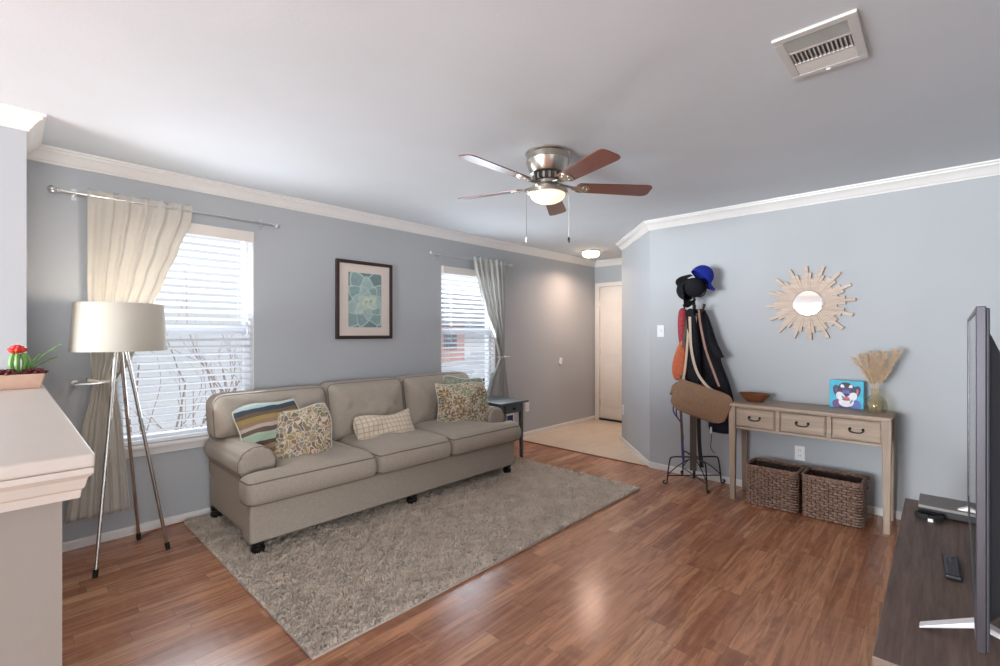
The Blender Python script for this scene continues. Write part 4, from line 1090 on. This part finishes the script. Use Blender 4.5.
cap('black baseball cap hung just below the blue cap on the coat rack', 'capblack', 'capgrey', capm((4.15,1.572,1.75), (-.5,.5,.2), (.35,-.62,-.40)))
cap('black baseball cap hanging open at the left top of the coat rack', 'capblack', 'capgrey', capm((4.12,1.60,1.715), (-.25,.12,-1), (.25,.8,.1)))

# hanging cloth things
t = thing('jacket', 'black jacket hanging on the wall side of the coat rack', 'jacket', (4.245,1.45,.70))
secs = [(0,.09,.845,.014,.014),(0,.085,.82,.03,.035),(0,.075,.76,.045,.055),(0,.06,.62,.05,.08),(0,.045,.52,.052,.095),(.0,.015,.45,.05,.115),(0,.04,.42,.052,.095),(0,.0,.30,.055,.105),(0,-.04,.16,.055,.115),(0,-.06,.02,.05,.122),(0,-.06,0,.045,.115)]
MB().loft(secs, 32, .07, 6).build('body', M['jacket'], t, 180, sub=1)
MB().loft([(-.04,.065,.77,.02,.025),(-.05,.05,.70,.03,.035),(-.055,.0,.54,.032,.042),(-.055,-.065,.435,.03,.05),(-.055,-.075,.42,.026,.045)], 20, .06, 4).build('sleeve', M['jacket'], t, 180, sub=1)
MB().loft([(-.01,.10,.80,.045,.05),(-.02,.10,.825,.05,.055),(-.01,.105,.85,.035,.04)], 20, .05, 5).build('collar', M['jacket'], t, 180, sub=1)
t = thing('scarf', 'long dark scarf hanging down the front of the coat rack pole', 'scarf', (4.115,1.56,.62))
MB().loft([(0,.03,.93,.012,.02),(0,.03,.90,.022,.04),(0,.02,.7,.028,.055),(0,.01,.45,.03,.065),(0,0,.2,.03,.07),(0,0,.0,.028,.068)], 28, .12, 5).build('cloth', M['jacket'], t, 180, sub=1)
t = thing('cloth_bag', 'slim raspberry red cloth bag hanging left on the coat rack', 'bag', (4.105,1.658,1.17))
MB().loft([(.0,-.005,.385,.008,.012),(0,0,.37,.018,.03),(0,.004,.25,.024,.036),(0,.0,.1,.024,.03),(0,-.01,.0,.016,.02)], 22, .10, 4).build('sack', M['redbag'], t, 180, sub=1)
MB().tube(bez([(.01,-.02,.37),(.02,-.035,.40),(.03,-.04,.385)],4), .004, 6).build('drawstring', M['cream'], t)
t = thing('cloth_bag', 'round orange cloth bag hanging below the red bag', 'bag', (4.09,1.668,.915))
MB().loft([(0,-.03,.36,.008,.01),(0,-.02,.33,.022,.03),(0,-.01,.25,.04,.052),(0,.005,.14,.05,.068),(0,.01,.05,.045,.062),(0,.01,.005,.028,.04),(0,0.01,0,.012,.02)], 26, .05, 7).build('sack', M['orange'], t, 180, sub=1)
MB().tube(bez([(0,-.03,.35),(.01,-.035,.44),(.03,-.04,.58),(.03,-.035,.615)],5), .0035, 6).build('drawstring', M['redbag'], t)

bag = thing('messenger_bag', 'large tan canvas messenger bag hanging low on the coat rack', 'bag')
xs = lin(-.235,.235,.03); ys = lin(-.14,.14,.03)
vs, fs, top, bot = soft_slab(xs, ys, lambda x,y: (abs(x)/.245)**3+(abs(y)/.15)**3 < 1, .11, 5, lambda x,y,z: (x,y+.02*math.sin(5*x),z-.055), (.05,.03), 7, .02, 3, .1)
MB().add(vs, fs).build('pouch', M['canvas'], bag, 180, sub=1)
vs, fs, top, bot = soft_slab(lin(-.225,.24,.03), lin(-.115,.148,.026), lambda x,y: (abs(x)/.25)**4+(abs(y-.02)/.14)**4 < 1, .014, 2, lambda x,y,z: (x,y+.02*math.sin(5*x),z+.048+.042*max(0,1-(x/.26)**2)*max(0,1-((y-.01)/.18)**2)), (.006,0), 3, .018, 8, .08)
fl = MB().add(vs, fs).build('flap', M['canvas'], bag, 180, sub=1)
MB().tube([Vector(p) for p in top], .0035, 6, closed=True).build('edge_binding', M['leather'], fl, 180)
mb = MB(); mb.loft([(-.235,.02,.03,.02,.05),(-.25,.0,.0,.022,.06),(-.24,-.02,-.03,.016,.04)], 16, .15, 5); mb.build('gusset', M['canvas'], bag, 180)
bm4 = basis((4.035,1.468,.752), (.06,-.93,-.36), (.05,-.33,.94)); place(bag, bm4)
inv = bm4.inverted()
mb = MB(); mb.strap([inv @ p for p in bez([(4.125,1.60,1.54),(4.07,1.575,1.40),(4.045,1.555,1.2),(4.025,1.505,1.02),(4.0,1.42,.905),(3.985,1.33,.845)],7)], .021, .004, inv.to_3x3() @ Vector((.25,-1,0)))
mb.strap([inv @ p for p in bez([(4.125,1.605,1.54),(4.09,1.60,1.35),(4.07,1.61,1.1),(4.04,1.63,.88)],7)], .019, .004, inv.to_3x3() @ Vector((.25,-1,0)))
mb.build('shoulder_strap', M['cream'], bag, 60)
tag(MB().strap(bez([(4.15,1.53,1.545),(4.10,1.50,1.42),(4.085,1.45,1.2),(4.075,1.385,1.02),(4.07,1.335,.89)],7), .017, .004, (.25,-1,0)).build('leather_strap', M['leather'], None, 60), 'tan leather strap in front of the black jacket on the coat rack', 'strap')
tag(MB().strap(bez([(4.12,1.60,1.53),(4.075,1.625,1.30),(4.06,1.64,1.05),(4.06,1.655,.8),(4.09,1.655,.5),(4.1,1.65,.40)],7), .022, .005, (.25,-1,0)).build('webbing_strap', M['olive'], None, 60), 'dark brown webbing strap hanging left of the cream bag strap', 'strap')
tag(MB().strap(bez([(4.14,1.575,.70),(4.13,1.57,.5),(4.135,1.572,.3),(4.13,1.57,.13)],6), .055, .006, (.25,-1,0)).build('belt', M['olive'], None, 60), 'wide olive brown belt end hanging below the tan bag', 'belt')
tag(MB().strap(bez([(4.15,1.53,.70),(4.14,1.525,.5),(4.145,1.52,.33),(4.14,1.50,.17)],6), .032, .006, (.25,-1,0)).build('strap', M['blackrub'], None, 60), 'black strap end hanging below the tan bag beside the olive belt', 'strap')
t = thing('lanyard', 'purple ribbon lanyard looping below the left end of the tan bag', 'lanyard', (4.08,1.66,.20))
MB().strap(bez([(0,.06,.52),(0,.065,.44),(.01,.03,.38),(.02,.0,.34)],6), .012, .002, (.25,-1,0)).strap(bez([(0,.03,.52),(0,.04,.43),(.01,.03,.38),(.02,.0,.34)],6), .012, .002, (.25,-1,0)).build('loop', M['purple'], t, 60)
MB().strap(bez([(.02,.0,.34),(.02,-.005,.2),(.02,-.012,.06),(.02,-.02,.0)],6), .022, .004, (.25,-1,0)).build('tail', M['purple'], t, 60)
t = thing('waist_pack', 'small black nylon pack hanging under the tan bag near the console', 'bag', (4.17,1.335,.48))
MB().loft([(0,-.02,.21,.03,.12),(0,-.02,.19,.045,.135),(0,-.02,.12,.052,.135),(0,.01,.04,.045,.11),(0,.02,.0,.03,.085)], 28, .05, 5).build('pouch', M['navy'], t, 180, sub=1)
MB().tube(bez([(-.03,.08,.03),(-.035,.085,-.06),(-.03,.09,-.13),(-.02,.06,-.17)],6), .003, 6).build('cord', M['blackrub'], t)
MB().box((-.052,.075,.0),(-.046,.09,.055)).build('zip_pull', M['plate'], t, 0, .002)

# ================================================================== TELEVISION SIDE
t = thing('tv_stand', 'low dark brown wooden tv stand along the right side', 'tv stand', (2.305,-.105,0))
hx, hy = .785, .232
MB().box((-hx,-hy,.478),(hx,hy,.51)).build('top_board', M['tvwood'], t, 0, .003)
for s in (-1,1): MB().box((s*(hx-.012)-.012,-hy+.01,.0),(s*(hx-.012)+.012,hy-.012,.478)).build('side_panel', M['tvwood'], t, 0, .002)
MB().box((-hx+.024,-hy+.01,.05),(hx-.024,-hy+.018,.478)).build('back_panel', M['tvwood'], t, 0)
MB().box((-hx+.024,-hy+.018,.05),(hx-.024,hy-.03,.07)).build('bottom_board', M['tvwood'], t, 0)
MB().box((-.27,-hy+.018,.26),(.27,hy-.03,.278)).build('shelf', M['tvwood'], t, 0)
for s in (-1,1): MB().box((s*.28-.01,-hy+.018,.07),(s*.28+.01,hy-.03,.478)).build('divider', M['tvwood'], t, 0)
for s in (-1,1):
    d = MB().box((min(s*.282,s*.758),hy-.03,.055),(max(s*.282,s*.758),hy-.012,.474)).build('door', M['tvwood'], t, 0, .003)
    X = Matrix.Rotation(-PI/2,4,'X'); X.translation = (s*.32,hy-.012,.3); MB().lathe([(.006,0),(.006,.012),(.014,.017),(.012,.025),(.003,.027)], xf=X, n=14).build('knob', M['nickel'], d)

tv = thing('television', 'large flat television on silver feet seen from its edge', 'television', (2.325,-.087,.51), math.radians(-1.15))
w = .725; zb, zt = .058, .888
fr = MB(); th0, th1 = -.008, .010
fr.box((-w,th0,zb),(-w+.012,th1,zt)).box((w-.012,th0,zb),(w,th1,zt)).box((-w+.012,th0,zt-.012),(w-.012,th1,zt)).box((-w+.012,th0,zb),(w-.012,th1,zb+.018)); fr.build('bezel', M['bezel'], tv, 0, .002)
MB().box((-w+.012,.002,zb+.018),(w-.012,.006,zt-.012)).build('screen', M['screen'], tv, 0)
MB().box((-w+.006,-.014,zb+.004),(w-.006,-.002,zt-.004)).build('back_shell', M['tvback'], tv, 0, .003)
bm_ = MB()
for a, b, y in ((.62,.36,-.014),(.58,.33,-.05),(.5,.27,-.062)): pass
bv = [(-.66,-.014,.10),(.66,-.014,.10),(.66,-.014,.83),(-.66,-.014,.83),(-.60,-.055,.13),(.60,-.055,.13),(.60,-.055,.72),(-.60,-.055,.72)]
bm_.add(bv, [(0,1,2,3),(7,6,5,4),(0,4,5,1),(1,5,6,2),(2,6,7,3),(3,7,4,0)]); bm_.build('electronics_housing', M['tvback'], tv, 0, .012, 3)
vb = MB()
for k in range(5): vb.box((-.50,-.059,.36+k*.03),(-.2,-.055,.37+k*.03))
for k in range(5): vb.box((.2,-.059,.36+k*.03),(.5,-.055,.37+k*.03))
vb.build('vent_slats', M['bezel'], tv, 0, .001)
for sx in (-.565,.56):
    ft = MB(); yy = 1
    ft.add([(sx-.014,.118,.001),(sx+.014,.118,.001),(sx+.016,.118,.008),(sx-.016,.118,.008),(sx-.018,.0,.001+.052),(sx+.018,.0,.001+.052),(sx+.018,.0,.07),(sx-.018,.0,.07)], [(0,1,2,3),(7,6,5,4),(0,4,5,1),(1,5,6,2),(2,6,7,3),(3,7,4,0)])
    ft.add([(sx-.014,-.15,.001),(sx+.014,-.15,.001),(sx+.016,-.15,.008),(sx-.016,-.15,.008),(sx-.018,.0,.001+.052),(sx+.018,.0,.001+.052),(sx+.018,.0,.07),(sx-.018,.0,.07)], [(3,2,1,0),(4,5,6,7),(1,5,4,0),(2,6,5,1),(3,7,6,2),(0,4,7,3)])
    ft.build('foot', M['silver'], tv, 0, .003)
t = thing('cable_box', 'grey topped black cable box at the far end of the tv stand', 'cable box', (2.945,-.07,.51))
MB().box((-.1,-.15,.006),(.1,.142,.034)).build('casing', M['black'], t, 0, .003)
MB().box((-.1,-.15,.034),(.1,.142,.048)).build('lid', M['boxgrey'], t, 0, .003)
for sx in (-1,1):
    for sy in (-1,1): MB().lathe([(.01,0),(.011,.006)], c=(sx*.08,sy*.12-.004,0), n=12).build('foot', M['blackrub'], t)
t = thing('cable_coil', 'coiled black cable lying in front of the cable box', 'cable', (2.80,.035,.51))
MB().tube([(.026*math.cos(q*.5)*(1+.12*math.sin(q*1.3)), .045*math.sin(q*.5), .006+q*.00028+.002*math.sin(q*2.1)) for q in range(70)], .0042, 6).build('coil', M['blackrub'], t)
MB().box((-.036,-.014,.0),(-.016,.004,.014)).build('plug', M['plate'], t, 0, .002)
t = thing('remote_control', 'black remote control lying on the dark tv stand', 'remote', (2.265,-.03,.51), math.radians(2))
MB().box((-.105,-.022,.001),(.105,.022,.018)).build('body', M['black'], t, 0, .006, 3)
mb = MB()
for i in range(9):
    for j in range(3): mb.lathe([(.0042,.018),(.0038,.0198)], c=(-.085+i*.017,-.012+j*.012,0), n=8)
mb.build('buttons', M['bezel'], t)
MB().lathe([(.014,.018),(.013,.0202),(.006,.0202),(.006,.0192)], c=(.082,0,0), n=18).build('direction_pad', M['bezel'], t)

# ================================================================== PLANTER ON THE HALF WALL
px_, py_ = -.012, 2.84
t = thing('planter', 'terracotta pink planter box on the end of the white half wall', 'planter', (px_,py_,1.10))
mb = MB(); a0, b0, a1, b1 = .118, .055, .132, .066
mb.add([(-a0,-b0,0),(a0,-b0,0),(a0,b0,0),(-a0,b0,0),(-a1,-b1,.062),(a1,-b1,.062),(a1,b1,.062),(-a1,b1,.062),(-a1+.01,-b1+.01,.062),(a1-.01,-b1+.01,.062),(a1-.01,b1-.01,.062),(-a1+.01,b1-.01,.062),(-a0+.01,-b0+.01,.04),(a0-.01,-b0+.01,.04),(a0-.01,b0-.01,.04),(-a0+.01,b0-.01,.04)],
 [(0,3,2,1),(0,1,5,4),(1,2,6,5),(2,3,7,6),(3,0,4,7),(4,5,9,8),(5,6,10,9),(6,7,11,10),(7,4,8,11),(8,9,13,12),(9,10,14,13),(10,11,15,14),(11,8,12,15),(12,13,14,15)])
mb.build('pot', M['planter'], t, 0, .004)
mb = MB()
for i in range(70): mb.sphere((rnd.uniform(-.108,.108), rnd.uniform(-.045,.045), .046+rnd.uniform(0,.008)), rnd.uniform(.006,.01), 7, 5)
mb.build('pebbles', M['soil'], t)
def rosette(label, x, y, z, r, mat, layers=4):
    t = thing('succulent', label, 'succulent', (x,y,z)); mb = MB()
    for L in range(layers):
        nL = 9-L; el = .2+L*.36; rr = r*(1-L*.18)
        for k in range(nL):
            a = 2*PI*k/nL+L*.5; d = Vector((math.cos(a)*math.cos(el), math.sin(a)*math.cos(el), math.sin(el)))
            mb.tube([d*.004, d*rr*.45, d*rr*.8, d*rr], [.003,.0085,.0075,.0012], 7)
    mb.build('leaves', mat, t)
rosette('dark red succulent at the right end of the planter', px_+.096, py_-.015, 1.158, .05, M['maroon'])
rosette('dark red succulent in the middle of the planter', px_+.012, py_-.025, 1.158, .05, M['maroon'])
rosette('dark red succulent at the left side of the planter', px_-.06, py_-.02, 1.158, .05, M['maroon'])
t = thing('flowering_cactus', 'green cactus stem with a red flower in the planter', 'cactus', (px_+.055,py_+.015,1.148)); t.scale = (1.35,1.35,1.35)
mb = MB()
for k in range(7):
    a = 2*PI*k/7; mb.tube(bez([(.006*math.cos(a),.006*math.sin(a),0),(.018*math.cos(a),.018*math.sin(a),.03),(.02*math.cos(a),.02*math.sin(a),.05),(.012*math.cos(a),.012*math.sin(a),.074)],4), [.006]*9+[.007]*3+[.002], 7)
mb.build('stem', M['green'], t)
mb = MB()
for L in range(3):
    for k in range(8-L):
        a = 2*PI*k/(8-L)+L*.4; el = .5+L*.4; d = Vector((math.cos(a)*math.cos(el), math.sin(a)*math.cos(el), math.sin(el))); b = Vector((-.004,0,.076))
        mb.tube([b, b+d*.010, b+d*.02, b+d*.025], [.003,.008,.007,.002], 7)
mb.build('flower', M['petalred'], t)
t = thing('green_sprig', 'thin green sprigs leaning right out of the planter', 'plant', (px_+.075,py_+.01,1.148)); t.scale = (1.3,1.3,1.3); mb = MB()
for tipx, tz, dy in ((.085,.105,-.01),(.075,.062,.01),(.03,.07,.0)):
    pth = bez([(0,0,0),(tipx*.35,dy*.4,tz*.55),(tipx,dy,tz)],6); mb.tube(pth, .0022, 6)
    for i in range(3,len(pth),2):
        for s in (-1,1):
            d = Vector((.5,s*.7,.5)).normalized(); mb.tube([pth[i], pth[i]+d*.007, pth[i]+d*.013], [.001,.0028,.0006], 5)
mb.build('sprigs', M['green'], t)

# ================================================================== OUTSIDE THE WINDOWS
struct(MB().box((-12,4.3,-.32),(40,8.2,-.22)).build('ground', M['grass'], smooth=0))
struct(MB().box((-12,8.2,-.85),(60,70,-.75)).build('street', M['paving'], smooth=0))
def shrub(label, x, y, h, seed, stems=5):
    r_ = random.Random(seed); t = thing('bare_shrub', label, 'shrub', (x,y,-.22)); mb = MB()
    def grow(p, d, L, r, lev):
        pts = [p]; q = p.copy(); dd = d.copy()
        for i in range(4):
            dd = (dd+Vector((r_.gauss(0,.16),r_.gauss(0,.12),.08))).normalized(); q = q+dd*L/4; pts.append(q.copy())
        mb.tube(pts, [r,r*.88,r*.76,r*.66,r*.5], 6)
        if lev > 0:
            for k in range(2): grow(pts[r_.randint(1,4)], (dd+Vector((r_.gauss(0,.65),r_.gauss(0,.35),r_.uniform(-.1,.4)))).normalized(), L*r_.uniform(.45,.7), r*.5, lev-1)
    for s in range(stems): grow(Vector((r_.uniform(-.25,.25),r_.uniform(-.1,.1),0)), Vector((r_.gauss(0,.22),r_.gauss(0,.1),1)).normalized(), h*r_.uniform(.5,.65), .013, 3)
    mb.build('branches', M['bark'], t, 60)
shrub('bare branching shrub outside the near window, left of centre', 1.0, 5.3, 2.0, 3, 7)
shrub('bare branching shrub outside the near window, right of centre', 1.85, 5.55, 2.1, 8, 6)
t = thing('neighbour_house', 'brick house with grey roof across the street, beyond the far window', 'house', (22.1,26.0,-.75))
MB().box((-4.0,0,0),(1.6,6,2.7)).build('brick_wall', M['brick'], t, 0)
MB().box((1.6,.8,0),(7,6,2.7)).build('pale_wing', M['siding'], t, 0)
MB().prism([(-4.5,2.65),(7.5,2.65),(5.2,4.9),(-2.2,4.9)], -6.4, .5, Matrix.Rotation(PI/2,4,'X')).build('roof', M['shingle'], t, 0)
MB().box((2.2,.74,.1),(5.6,.8,2.2)).build('garage_door', M['vinyl'], t, 0)
for x in (-3.0,-.4): MB().box((x,-.05,.9),(x+1.2,.0,2.1)).build('window', M['carglass'], t, 0)
t = thing('parked_car', 'grey car parked on the street, beyond the far window', 'car', (12.6,12.0,-.75), .0)
body = [(-2.1,.35),(-2.15,.62),(-1.95,.86),(-1.1,.95),(-.55,1.36),(.75,1.40),(1.5,.98),(2.1,.9),(2.18,.6),(2.1,.32)]
MB().prism(body, -.85, .85, Matrix.Rotation(PI/2,4,'X')).build('body', M['car'], t, 0, .06, 3)
gl = [(-.92,.97),(-.48,1.3),(.7,1.33),(1.25,.99)]
MB().prism(gl, -.862, .862, Matrix.Rotation(PI/2,4,'X')).build('side_windows', M['carglass'], t, 0)
for x in (-1.35,1.35):
    for y in (-.78,.78):
        MB().lathe([(.2,-.1),(.32,-.1),(.33,-.05),(.33,.05),(.32,.1),(.2,.1)], n=24, xf=Matrix.Translation((x,y,.33)) @ Matrix.Rotation(PI/2,4,'X')).build('wheel', M['tyre'], t)
